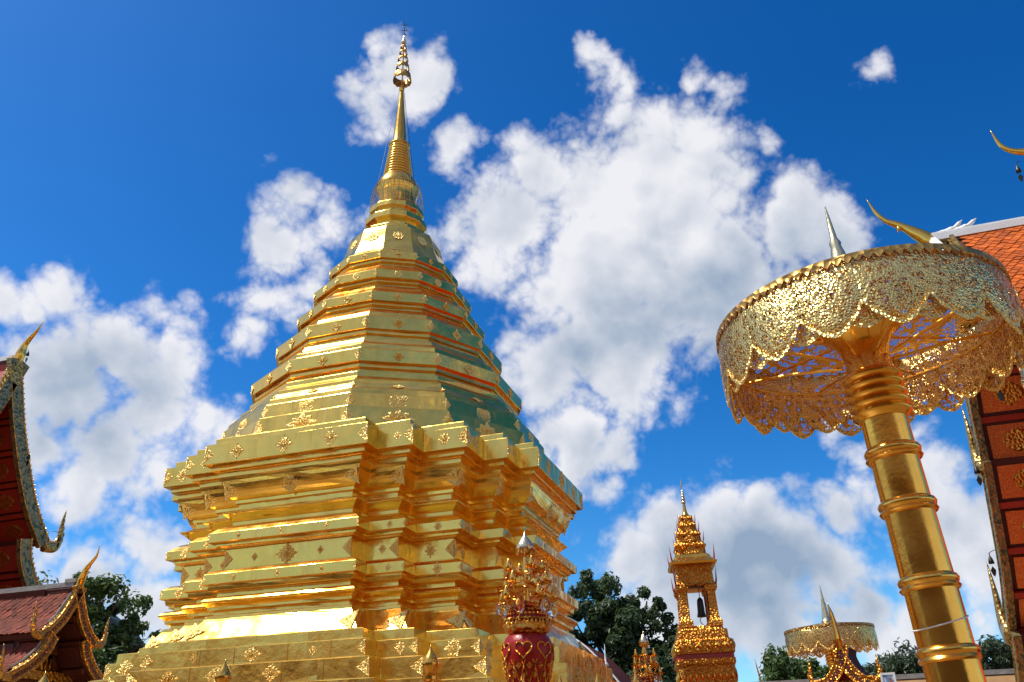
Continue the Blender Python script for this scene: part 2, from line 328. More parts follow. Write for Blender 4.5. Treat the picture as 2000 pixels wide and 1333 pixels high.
# ------------------------------------------------------------------ geometry helpers
class MB:
    def __init__(self): self.v = []; self.f = []
    def add(self, vs, fs):
        b = len(self.v); self.v += [tuple(p) for p in vs]; self.f += [tuple(i+b for i in q) for q in fs]; return self
    def box(self, c, s, rz=0.0):
        x, y, z = s[0]/2, s[1]/2, s[2]/2; ca, sa = math.cos(rz), math.sin(rz)
        vs = [(c[0]+ca*i*x-sa*j*y, c[1]+sa*i*x+ca*j*y, c[2]+k*z) for i, j, k in ((-1,-1,-1),(1,-1,-1),(1,1,-1),(-1,1,-1),(-1,-1,1),(1,-1,1),(1,1,1),(-1,1,1))]
        return self.add(vs, [(0,3,2,1),(4,5,6,7),(0,1,5,4),(1,2,6,5),(2,3,7,6),(3,0,4,7)])
    def loft(self, rings, cap0=True, cap1=True, closed=True):
        n = len(rings[0]); vs = [p for r in rings for p in r]; fs = []
        m = n if closed else n-1
        for k in range(len(rings)-1):
            for i in range(m):
                j = (i+1) % n
                fs.append((k*n+i, k*n+j, (k+1)*n+j, (k+1)*n+i))
        if cap0: fs.append(tuple(range(n-1, -1, -1)))
        if cap1: fs.append(tuple((len(rings)-1)*n+i for i in range(n)))
        return self.add(vs, fs)
    def lathe(self, prof, n=32, c=(0, 0, 0), a0=0.0, cap=True):
        rings = [[(c[0]+r*math.cos(a0+2*math.pi*i/n), c[1]+r*math.sin(a0+2*math.pi*i/n), c[2]+z) for i in range(n)] for r, z in prof]
        return self.loft(rings, cap, cap)
    def tube(self, pts, rad, n=8, flat=1.0):
        pts = [Vector(p) for p in pts]
        if isinstance(rad, (int, float)): rad = [rad]*len(pts)
        rings = []; prev = None
        for i, p in enumerate(pts):
            t = (pts[min(i+1, len(pts)-1)]-pts[max(i-1, 0)]).normalized()
            if prev is None:
                a = Vector((0, 0, 1)) if abs(t.z) < 0.9 else Vector((1, 0, 0))
                prev = a.cross(t).normalized()
            prev = (prev - t*prev.dot(t)).normalized(); b = t.cross(prev)
            rings.append([p + prev*(math.cos(2*math.pi*k/n)*rad[i]*flat) + b*(math.sin(2*math.pi*k/n)*rad[i]) for k in range(n)])
        return self.loft(rings)
    def prism(self, poly, y0, y1):      # polygon in local X,Z pushed along Y
        n = len(poly)
        vs = [(x, y0, z) for x, z in poly] + [(x, y1, z) for x, z in poly]
        fs = [tuple(range(n)), tuple(range(2*n-1, n-1, -1))] + [(i, i+n, (i+1) % n+n, (i+1) % n) for i in range(n)]
        return self.add(vs, fs)
    def mesh(self, name, mat, smooth=False, auto=None):
        me = bpy.data.meshes.new(name); me.from_pydata(self.v, [], self.f)
        bm = bmesh.new(); bm.from_mesh(me); bmesh.ops.recalc_face_normals(bm, faces=bm.faces)
        if auto is not None:
            for e in bm.edges:
                e.smooth = not (len(e.link_faces) == 2 and e.calc_face_angle(0) > auto)
            smooth = True
        for f in bm.faces: f.smooth = smooth
        bm.to_mesh(me); bm.free()
        if mat: me.materials.append(M[mat] if isinstance(mat, str) else mat)
        return me
    def build(self, name, mat, parent=None, smooth=False, auto=None):
        return put(self.mesh(name, mat, smooth, auto), name, parent)
def put(me, name, parent=None, loc=None, rot=None, scale=None):
    o = bpy.data.objects.new(name, me); COL.objects.link(o); o.parent = parent
    if loc is not None: o.location = loc
    if rot is not None: o.rotation_euler = rot
    if scale is not None: o.scale = scale
    return o
def tag(o, label, cat, group=None):
    o['label'] = label; o['category'] = cat
    if group: o['group'] = group
    return o
def thing(name, label, cat, loc=(0, 0, 0), rz=0.0, group=None):
    o = put(None, name, None, loc, (0, 0, rz)); o.empty_display_size = 0.3
    return tag(o, label, cat, group)
def copy_tree(o, parent=None):
    c = o.copy(); COL.objects.link(c); c.parent = parent
    for ch in list(o.children): copy_tree(ch, c)
    return c
def structure(o): o['kind'] = 'structure'; return o
def spline(pts, n):
    """Catmull-Rom through the points, n samples per span."""
    P = [Vector(p) for p in pts]; P = [2*P[0]-P[1]] + P + [2*P[-1]-P[-2]]; out = []
    for i in range(1, len(P)-2):
        for k in range(n):
            t = k/n; a, b, c, d = P[i-1], P[i], P[i+1], P[i+2]
            out.append(0.5*((2*b)+(c-a)*t+(2*a-5*b+4*c-d)*t*t+(3*b-a-3*c+d)*t**3))
    out.append(P[-2]); return out

# ------------------------------------------------------------------ the setting
def ground():
    m, nt, bs = mk('hill_ground'); n = link_noise(nt, 0.02, 8)
    nt.links.new(ramp(nt, n.outputs['Fac'], [(0.3, (0.05, 0.075, 0.025)), (0.7, (0.13, 0.11, 0.06))]), bs.inputs['Base Color'])
    bs.inputs['Roughness'].default_value = 0.9
    g = MB().add([(-3000, -3000, -0.02), (3000, -3000, -0.02), (3000, 3000, -0.02), (-3000, 3000, -0.02)], [(0, 1, 2, 3)]).build('ground', m)
    structure(g)
    m, nt, bs = mk('marble_paving'); L = nt.links
    br = nt.nodes.new('ShaderNodeTexBrick'); br.offset = 0.0; br.inputs['Scale'].default_value = 1.0
    br.inputs['Brick Width'].default_value = 0.6; br.inputs['Row Height'].default_value = 0.6; br.inputs['Mortar Size'].default_value = 0.008
    br.inputs['Color1'].default_value = (0.23, 0.145, 0.055, 1); br.inputs['Color2'].default_value = (0.19, 0.12, 0.045, 1); br.inputs['Mortar'].default_value = (0.16, 0.12, 0.1, 1)
    L.new(nt.nodes.new('ShaderNodeNewGeometry').outputs['Position'], br.inputs['Vector'])
    L.new(br.outputs['Color'], bs.inputs['Base Color']); bs.inputs['Roughness'].default_value = 0.4
    structure(MB().add([(-26, -30, 0), (28, -30, 0), (28, 22, 0), (-26, 22, 0)], [(0, 1, 2, 3)]).build('terrace', m))
    # wooded ridge far behind on the left
    mb = MB(); nx, ny = 150, 24
    m = foliage_mat('wooded_hill', (0.010, 0.022, 0.02), (0.016, 0.032, 0.026), (0.024, 0.042, 0.03))
    d = Vector((-0.655, 0.756, 0)); s = Vector((d.y, -d.x, 0)); base = Vector((10, -20, 0))
    rows = []
    for j in range(ny+1):
        row = []
        for i in range(nx+1):
            u = (i/nx-0.42)*620; t = j/ny
            h = 62*math.exp(-((u+22)/62)**2)*math.sin(math.pi*t) + 40*math.exp(-((u+120)/80)**2)*math.sin(math.pi*t)
            h += (random.random()-0.5)*3.2*(math.sin(math.pi*t)) - 3*(t in (0, 1))
            p = base + d*(330+160*t) + s*u; row.append((p.x, p.y, h))
        rows.append(row)
    mb.loft(rows, False, False, closed=False)
    structure(mb.build('hill', m, smooth=False))
ground()

# ------------------------------------------------------------------ the chedi
A0, A1, CC, B0, B1 = 4.782, 4.338, 3.80, 1.997, 2.812
def plan(d, z):
    a0, a1, c, b0, b1 = A0-d, A1-d, CC-d, B0-d, B1-d
    q = [(b0, -a0), (b0, -a1), (b1, -a1), (b1, -c), (c, -c), (c, -b1), (a1, -b1), (a1, -b0), (a0, -b0)]
    pts = []
    for k in range(4):
        ca, sa = (1, 0, -1, 0)[k], (0, 1, 0, -1)[k]
        pts += [(ca*x-sa*y, sa*x+ca*y, z) for x, y in q]
    return pts
def buckle(pts, ks, amp=0.0024):
    """split long edges and let the sheet metal wander a few millimetres, as beaten cladding does"""
    out = []; n = len(pts)
    for i in range(n):
        a, b = Vector(pts[i]), Vector(pts[(i+1) % n]); d = b-a; k = ks[i % len(ks)]
        nn = Vector((d.y, -d.x, 0)).normalized(); out.append(a)
        for q in range(1, k):
            out.append(a+d*(q/k)+nn*random.gauss(0, amp)+Vector((0, 0, random.gauss(0, amp))))
    return out
def soften(o, w=0.009):
    m = o.modifiers.new('edge', 'BEVEL'); m.width = w; m.segments = 2; m.limit_method = 'ANGLE'; m.angle_limit = R(25)
    return o
chedi = thing('golden_chedi', 'huge gold-clad stupa with stepped redented base, twelve-sided bell tiers and ringed spire', 'stupa')
BASE = [
 ('cap_step', [(0.9, 8.39), (0.178, 8.375), (0.178, 8.212)]),
 ('cornice', [(0.19, 8.212), (0.05, 8.206), (0.042, 7.745), (0.17, 7.742)]),
 ('cornice_fillet', [(0.165, 7.745), (0.162, 7.63), (0.285, 7.627), (0.283, 7.512)]),
 ('bracket_cove', [(0.286, 7.515), (0.30, 7.48), (0.318, 7.43), (0.335, 7.35), (0.362, 7.272), (0.39, 7.205), (0.43, 7.15), (0.475, 7.095), (0.525, 7.06), (0.575, 7.045)]),
 ('bracket_band', [(0.57, 7.047), (0.574, 6.975), (0.632, 6.97), (0.63, 6.862)]),
 ('upper_roll', [(0.633, 6.865), (0.52, 6.80), (0.395, 6.75), (0.40, 6.725), (0.44, 6.70), (0.487, 6.66), (0.55, 6.60), (0.575, 6.586), (0.573, 6.51)]),
 ('middle_slab', [(0.576, 6.512), (0.46, 6.465), (0.36, 6.40), (0.252, 6.29), (0.242, 6.095), (0.37, 6.09)]),
 ('middle_fillet', [(0.366, 6.092), (0.368, 6.027), (0.44, 6.024), (0.445, 5.995), (0.53, 5.99)]),
 ('die', [(0.527, 5.995), (0.52, 5.566)]),
 ('lower_slab', [(0.523, 5.57), (0.38, 5.535), (0.32, 5.50), (0.254, 5.442), (0.242, 5.235), (0.33, 5.23)]),
 ('lower_fillet', [(0.322, 5.233), (0.326, 5.19), (0.345, 5.115), (0.474, 5.11), (0.472, 5.019)]),
 ('lower_roll', [(0.475, 5.021), (0.344, 4.985), (0.29, 4.95), (0.25, 4.90), (0.262, 4.87), (0.31, 4.83), (0.36, 4.794), (0.362, 4.729), (0.46, 4.714), (0.457, 4.648)]),
 ('foot_lip', [(0.46, 4.65), (0.34, 4.615), (0.334, 4.558)]),
 ('sloping_foot', [(0.337, 4.56), (0.305, 4.505), (0.255, 4.43), (0.185, 4.33), (0.108, 4.222), (0.045, 4.138), (0.0, 4.105), (-0.14, 4.094)]),
 ('plinth_step', [(-0.137, 4.097), (-0.211, 4.087), (-0.232, 3.90)]),
 ('plinth_step', [(-0.228, 3.902), (-0.349, 3.884), (-0.362, 3.583)]),
 ('plinth_step', [(-0.358, 3.586), (-0.543, 3.547), (-0.56, 3.18)]),
 ('plinth_step', [(-0.556, 3.183), (-0.76, 3.16), (-0.78, 2.78)]),
 ('plinth_step', [(-0.776, 2.783), (-1.0, 2.76), (-1.02, 2.3)]),
]
PLAN_K = (1, 2, 1, 2, 2, 1, 2, 1, 9)
for nm, prof in BASE:
    soften(MB().loft([buckle(plan(d, z), PLAN_K) for d, z in prof], False, False).build(nm, 'gold', chedi))
pl = MB().loft([plan(d, z) for d, z in [(-1.016, 2.303), (-1.3, 2.28), (-1.32, 1.2), (-1.7, 1.18), (-1.72, 0.0)]], False, False).build('foot_plinth', 'stone', chedi)

# facets of one side: (outward distance, from, to) along the side
def segs(d):
    a0, a1, c, b0, b1 = A0-d, A1-d, CC-d, B0-d, B1-d
    return [(a0, -b0, b0), (a1, b0, b1), (a1, -b1, -b0), (c, b1, c), (c, -c, -b1)]
def frame(phi):
    return Vector((math.cos(phi), math.sin(phi), 0)), Vector((-math.sin(phi), math.cos(phi), 0))
PANEL = MB().box((0, 0, 0), (1, 1, 1)).mesh('gold_panel', 'gold_panel')
SIDES = (R(-90), 0.0)
def panel(parent, c, n_ang, w, h, tilt=0.0):
    put(PANEL, 'gold_panel', parent, c, (tilt+random.gauss(0, 0.006), random.gauss(0, 0.002), n_ang+R(90)+random.gauss(0, 0.006)), (w, 0.016, h))
def face_panels(d, z0, z1, maxw):
    for phi in SIDES:
        Nn, T = frame(phi)
        for n, s0, s1 in segs(d):
            k = max(1, round((s1-s0)/maxw)); w = (s1-s0)/k
            for i in range(k):
                c = Nn*(n+0.001) + T*(s0+w*(i+0.5)) + Vector((0, 0, (z0+z1)/2))
                panel(chedi, c, phi, w-0.007, z1-z0-0.006)
face_panels(0.046, 7.75, 8.20, 1.35)
face_panels(0.523, 5.575, 5.985, 1.35)
face_panels(0.247, 6.10, 6.285, 1.35)
face_panels(0.248, 5.24, 5.436, 1.35)
face_panels(-0.222, 3.905, 4.08, 1.1)
face_panels(-0.356, 3.59, 3.878, 1.1)
face_panels(-0.552, 3.19, 3.54, 1.0)
face_panels(-0.77, 2.79, 3.155, 1.0)
# standing seams between sheets on the lower steps
SEAM = MB().box((0, 0, 0), (1, 1, 1)).mesh('sheet_seam', 'gold_smooth')
for d, z0, z1 in ((-0.356, 3.59, 3.878), (-0.552, 3.19, 3.54)):
    for phi in SIDES:
        Nn, T = frame(phi)
        for s in (-1.2, -0.35, 0.75, 1.7):
            c = Nn*(A0-d+0.012)+T*(s+random.uniform(-.1, .1))
            put(SEAM, 'sheet_seam', chedi, (c.x, c.y, (z0+z1)/2), (0, 0.01*random.uniform(-1, 1), phi+R(90)), (0.014, 0.012, z1-z0))

# ---- relief ornaments in beaten gold
def outline_loz(k, notch=0.0, n=32, power=1.0):
    pts = []
    for i in range(n):
        a = 2*math.pi*i/n
        r = 1/(abs(math.cos(a))**power+abs(math.sin(a))**power)**(1/power)
        r *= 1 + notch*math.cos(k*a)
        pts.append((r*math.cos(a), r*math.sin(a)))
    return pts
def relief(poly, levels, mat, name, jag=0.0):
    """fan of rings: levels = [(scale, height)], in X,Z with relief towards -Y; neighbours stand proud by turns"""
    rings = []
    rnd = random.Random(3); n = len(poly)
    for j, (s, h) in enumerate(levels):
        ring = []
        for i, (x, z) in enumerate(poly):
            k = 0 if (j == 0 or jag == 0) else jag*(1 if ((i//2)+j) % 2 else -0.55)+rnd.uniform(-0.15, 0.15)*jag
            ring.append((x*s, -(h+0.10*k) if j else 0.0, z*s))
        rings.append(ring)
    mb = MB().loft(rings, False, True)
    return mb.mesh(name, mat)
ORN = {}
ORN['lozenge'] = relief(outline_loz(12, 0.10, 48), [(1, 0), (1, 0.03), (0.9, 0.075), (0.78, 0.04), (0.62, 0.10), (0.48, 0.05), (0.34, 0.06), (0.24, 0.15), (0.1, 0.17)], 'filigree', 'ornament', 1.0)
ORN['flower'] = relief(outline_loz(8, 0.22, 48, 1.35), [(1, 0), (1, 0.04), (0.8, 0.10), (0.55, 0.05), (0.38, 0.05), (0.3, 0.16), (0.1, 0.2)], 'filigree', 'ornament', 0.9)
ORN['rosette'] = relief(outline_loz(8, 0.10, 48, 2.0), [(1, 0), (1, 0.06), (0.84, 0.1), (0.7, 0.03), (0.5, 0.03), (0.38, 0.12), (0.12, 0.15)], 'filigree', 'ornament', 0.7)
ORN['square'] = relief(outline_loz(16, 0.03, 48, 6.0), [(1, 0), (1, 0.04), (0.85, 0.06), (0.6, 0.03), (0.4, 0.07), (0.2, 0.05)], 'filigree', 'ornament', 1.0)
def half_loz(sgn):   # triangle with its long side on the corner line x = 0
    poly = [(0, 1)] + [(sgn*t*(1+0.05*math.sin(t*40)), 1-t) for t in [i/9 for i in range(1, 10)]] + [(sgn*(1-i/9)*(1+0.05*math.sin(i*4)), -i/9) for i in range(1, 10)]
    return poly
for nm, sg in (('half_r', -1), ('half_l', 1)):
    poly = half_loz(sg)
    cx = sg*0.36
    rings = []
    rnd = random.Random(5)
    for s, h in [(1, 0), (1, 0.03), (0.86, 0.07), (0.68, 0.035), (0.5, 0.08), (0.3, 0.04), (0.12, 0.07)]:
        rings.append([(x*s+cx*(1-s) if s < 1 else x, -h-(0.09*(1 if (q//2+int(s*20)) % 2 else -0.3)+0.02*rnd.uniform(-1, 1) if h else 0), z*s) for q, (x, z) in enumerate(poly)])
    ORN[nm] = MB().loft(rings, False, True).mesh('ornament', 'filigree')
def orn(kind, parent, pos, n_ang, w, h, tilt=0.0):
    k = random.uniform(0.92, 1.07) if 'half' not in kind else random.uniform(0.95, 1.0)
    return put(ORN[kind], 'ornament', parent, pos, (tilt+random.gauss(0, 0.01), random.gauss(0, 0.02) if 'half' not in kind else 0, n_ang+R(90)), (k*w/2, random.uniform(0.18, 0.32)*min(w, h), k*h/2))
def band_orns(d, z, centre, small, corner, tilt=0.0, b_small=True):
    """centre: list of (s, w, h) on the long facet; corner: (w, h) half lozenges at every outer corner"""
    for phi in SIDES:
        Nn, T = frame(phi)
        for idx, (n, s0, s1) in enumerate(segs(d)):
            o = Nn*(n+0.010)
            if idx == 0:
                for s, w, h in centre:
                    orn('lozenge', chedi, o+T*s+Vector((0, 0, z)), phi, w, h, tilt)
            elif small and idx in (1, 2) and b_small:
                orn('flower', chedi, o+T*((s0+s1)/2+0.06)+Vector((0, 0, z)), phi, small, small*1.2, tilt)
            elif small and idx in (3, 4):
                orn('flower', chedi, o+T*((s0+s1)/2-0.02)+Vector((0, 0, z)), phi, small*1.5, small*1.8, tilt)
            if corner:
                w, h = corner
                if idx in (0, 1, 3): orn('half_r', chedi, o+T*(s1+0.004)+Vector((0, 0, z)), phi, w, h, tilt)
                if idx in (0, 2, 4): orn('half_l', chedi, o+T*(s0-0.004)+Vector((0, 0, z)), phi, w, h, tilt)
band_orns(0.046, 7.975, [(-1.15, 0.34, 0.36), (0, 0.42, 0.42), (1.1, 0.34, 0.38)], 0.16, (0.46, 0.42))
band_orns(0.40, 7.23, [(0, 0.52, 0.38)], 0.0, (0.75, 0.42), R(24))
band_orns(0.247, 6.19, [(-1.0, 0.11, 0.15), (0, 0.11, 0.15), (1.05, 0.11, 0.15)], 0.12, (0.14, 0.18))
band_orns(0.523, 5.78, [(-0.75, 0.15, 0.17), (0, 0.44, 0.42), (0.78, 0.15, 0.17)], 0.15, (0.42, 0.40))
band_orns(0.248, 5.335, [(-1.0, 0.12, 0.15), (0, 0.12, 0.15), (1.0, 0.12, 0.15)], 0.13, (0.15, 0.19))
band_orns(0.165, 4.31, [], 0.0, (0.75, 0.50), R(-35.5))
band_orns(-0.356, 3.73, [(-1.25, 0.16, 0.2), (0.02, 0.40, 0.28), (1.3, 0.17, 0.2)], 0.2, (0.36, 0.28))
band_orns(-0.552, 3.365, [(-1.6, 0.42, 0.34), (-0.55, 0.5, 0.34), (0.6, 0.42, 0.34)], 0.0, (0.5, 0.34))

# ---- twelve-sided tiers
def ring12(r, z): return [(r*math.cos(R(15+30*i)), r*math.sin(R(15+30*i)), z) for i in range(12)]
TIERS = [
 ('skirt', [(4.31, 8.38), (4.28, 8.93), (4.17, 8.95)]),
 ('skirt', [(4.175, 8.95), (4.13, 9.30), (4.06, 9.32)]),
 ('stepped_moulding', [(4.065, 9.32), (4.04, 9.46), (3.95, 9.52), (3.87, 9.64), (3.81, 9.66), (3.80, 9.77), (3.70, 9.84), (3.63, 9.91), (3.60, 9.93), (3.60, 10.05), (3.42, 10.06), (3.42, 10.19), (3.50, 10.20), (3.50, 10.32)]),
 ('bell_tier', [(3.50, 10.318), (3.59, 10.32), (3.61, 10.63), (3.44, 10.73), (3.38, 10.76), (3.37, 10.88), (3.22, 10.99), (3.19, 11.02), (3.12, 11.15), (2.94, 11.17), (2.94, 11.31), (3.01, 11.32), (3.01, 11.43)]),
 ('bell_tier', [(3.01, 11.428), (3.08, 11.43), (3.09, 11.77), (2.86, 11.92), (2.80, 11.94), (2.76, 12.05), (2.66, 12.16), (2.58, 12.24), (2.44, 12.26), (2.44, 12.37), (2.52, 12.38), (2.52, 12.47)]),
 ('bell_tier', [(2.52, 12.468), (2.61, 12.47), (2.625, 12.72), (2.40, 12.93), (2.35, 12.96), (2.28, 13.06), (2.2, 13.13), (2.06, 13.15), (2.06, 13.26), (2.15, 13.27), (2.15, 13.36)]),
 ('bell_tier', [(2.15, 13.358), (2.24, 13.36), (2.25, 13.60), (2.03, 13.79), (1.98, 13.82), (1.88, 13.94), (1.72, 13.97), (1.72, 14.09), (1.80, 14.10), (1.80, 14.19)]),
 ('bell_tier', [(1.80, 14.188), (1.87, 14.19), (1.87, 14.42), (1.68, 14.56), (1.64, 14.60)]),
 ('bell', [(1.64, 14.598), (1.60, 14.68), (1.55, 14.80), (1.49, 14.95), (1.44, 15.10), (1.40, 15.28), (1.36, 15.45), (1.30, 15.60), (1.05, 15.76), (1.05, 15.86), (0.80, 15.95)]),
 ('throat', [(0.80, 15.948), (0.79, 16.10), (0.86, 16.16), (0.93, 16.22), (0.93, 16.40), (0.78, 16.48), (0.76, 16.58), (0.83, 16.66), (0.83, 16.82), (0.70, 16.92), (0.60, 17.0)]),
]
tier_obj = []
for nm, prof in TIERS:
    tier_obj.append(soften(MB().loft([buckle(ring12(r, z), (3,), 0.003) for r, z in prof], False, False).build(nm, 'gold', chedi)))
ap = math.cos(R(15))
def tier_orns(par, r, z, w, h, kc, vw, vh, tilt=0.0):
    for k in range(-7, 3):
        phi = R(30*k); Nn, T = frame(phi)
        if kc: orn(kc, par, Nn*(r*ap+0.006)+Vector((0, 0, z)), phi, w, h, tilt)
        if vw:
            s = r*math.sin(R(15))
            orn('half_r', par, Nn*(r*ap+0.006)+T*(s+0.003)+Vector((0, 0, z)), phi, vw, vh, tilt)
            orn('half_l', par, Nn*(r*ap+0.006)-T*(s+0.003)+Vector((0, 0, z)), phi, vw, vh, tilt)
tier_orns(tier_obj[0], 4.295, 8.66, 0.62, 0.42, 'flower', 0.30, 0.46, R(-3))
tier_orns(tier_obj[1], 4.15, 9.12, 0.40, 0.30, 'square', 0.26, 0.30, R(-5))
tier_orns(tier_obj[2], 3.92, 9.58, 0.34, 0.20, 'lozenge', 0.10, 0.16, R(-42))
tier_orns(tier_obj[3], 3.60, 10.475, 0.28, 0.28, 'lozenge', 0.24, 0.28)
tier_orns(tier_obj[4], 3.085, 11.60, 0.28, 0.28, 'lozenge', 0.24, 0.30)
tier_orns(tier_obj[5], 2.62, 12.595, 0.24, 0.22, 'lozenge', 0.20, 0.22)
tier_orns(tier_obj[6], 2.245, 13.48, 0.20, 0.20, 'rosette', 0.18, 0.20)
tier_orns(tier_obj[7], 1.87, 14.305, 0.18, 0.18, 'lozenge', 0.16, 0.18)
tier_orns(tier_obj[8], 1.42, 15.2, 0.30, 0.30, 'rosette', 0, 0, R(-15))
# sheets on the broad skirt facets
for ti, (r0, z0, r1, z1) in ((0, (4.31, 8.40, 4.283, 8.92)), (1, (4.172, 8.96, 4.133, 9.29))):
    for k in range(-7, 3):
        phi = R(30*k); Nn, T = frame(phi); w = 2*min(r0, r1)*math.sin(R(15)); rr = (r0+r1)/2*ap
        for i in range(3):
            c = Nn*(rr-0.003)+T*((i-1)*w/3); panel(tier_obj[ti], (c.x, c.y, (z0+z1)/2), phi, w/3-0.006, z1-z0-0.01, math.atan2(r0-r1, z1-z0)*-1)

# ---- spire
sp = MB(); prof = [(0.60, 17.0), (0.58, 17.25), (0.60, 17.5), (0.66, 17.62), (0.67, 17.70), (0.62, 17.86), (0.56, 18.0), (0.50, 18.08)]
sp.lathe(prof, 40); sp.build('spire_drum', 'gold_smooth', chedi, auto=R(35))
for i in range(12):
    t = i/12; z0 = 18.06+1.30*t; r0 = 0.475-0.165*t; h = 1.30/12
    MB().lathe([(r0*0.86, z0), (r0*0.97, z0+h*0.15), (r0, z0+h*0.45), (r0*0.97, z0+h*0.75), (r0*0.84, z0+h*0.98)], 32).build('spire_ring', 'gold_smooth', chedi, auto=R(50))
MB().lathe([(0.30, 19.34), (0.335, 19.38), (0.33, 19.44), (0.24, 19.50), (0.22, 19.55), (0.19, 19.95), (0.15, 20.45), (0.11, 20.95), (0.07, 21.45), (0.055, 21.62)], 28).build('spire_cone', 'gold_smooth', chedi, auto=R(40))
MB().lathe([(0.03, 21.60), (0.075, 21.66), (0.09, 21.75), (0.07, 21.84), (0.03, 21.90)], 20).build('spire_ball', 'gold_smooth', chedi, smooth=True)
MB().tube([(0, 0, 21.88), (0, 0, 24.0)], 0.025, 8).build('finial_rod', 'gold_smooth', chedi)
for r0, r1, z0, z1 in ((0.305, 0.27, 22.05, 22.36), (0.225, 0.20, 22.56, 22.76), (0.18, 0.158, 22.93, 23.08), (0.14, 0.12, 23.24, 23.37), (0.11, 0.09, 23.5, 23.62)):
    mb = MB(); n = 24
    o = [[(r*math.cos(2*math.pi*i/n), r*math.sin(2*math.pi*i/n), z + (0.035*(i % 2) if r == r0 and z == z0 else 0)) for i in range(n)] for r, z in ((r0, z0), ((r0+r1)/2*1.01, (z0+z1)/2), (r1, z1))]
    mb.loft(o, False, False)
    ob = mb.build('finial_parasol', 'bronze', chedi, auto=R(40)); sm = ob.modifiers.new('s', 'SOLIDIFY'); sm.thickness = 0.012
    spk = MB()
    for i in range(6):
        a = 2*math.pi*i/6; spk.tube([(0, 0, z1+0.14*r1/0.27), (r1*math.cos(a), r1*math.sin(a), z1-0.01)], 0.009, 4)
    spk.build('spokes', 'bronze', ob)
MB().lathe([(0.07, 23.74), (0.085, 23.80), (0.05, 23.9), (0.015, 24.0), (0.012, 24.62)], 12).build('finial_tip', 'silver_gilt', chedi, smooth=True)
for z, r in ((24.12, 0.05), (24.3, 0.09), (24.56, 0.07)):
    mb = MB()
    for k in range(4):
        a = k*math.pi/2+0.4; mb.tube([(0, 0, z), (r*math.cos(a), r*math.sin(a), z+0.02), (1.3*r*math.cos(a), 1.3*r*math.sin(a), z+0.07)], [0.012, 0.012, 0.004], 5)
    mb.build('finial_vane', 'dark_metal', chedi)
# cage round the throat
cg = MB(); n = 30
for i in range(n):
    a = 2*math.pi*i/n; c, s = math.cos(a), math.sin(a)
    cg.tube([(0.80*c, 0.80*s, 16.85), (0.79*c, 0.79*s, 17.3), (0.70*c, 0.70*s, 17.72)], 0.008, 4)
for r, z in ((0.80, 16.9), (0.795, 17.1), (0.78, 17.3), (0.75, 17.52), (0.70, 17.70)):
    cg.tube([(r*math.cos(2*math.pi*i/36), r*math.sin(2*math.pi*i/36), z) for i in range(37)], 0.008, 4)
cg.build('wire_cage', 'silver_gilt', chedi)
for a in (R(-120), R(-30), R(60), R(150)):
    MB().tube([(0.10*math.cos(a), 0.10*math.sin(a), 21.65), (0.82*math.cos(a), 0.82*math.sin(a), 16.88)], 0.007, 5).build('stay_cable', 'dark_metal', chedi)

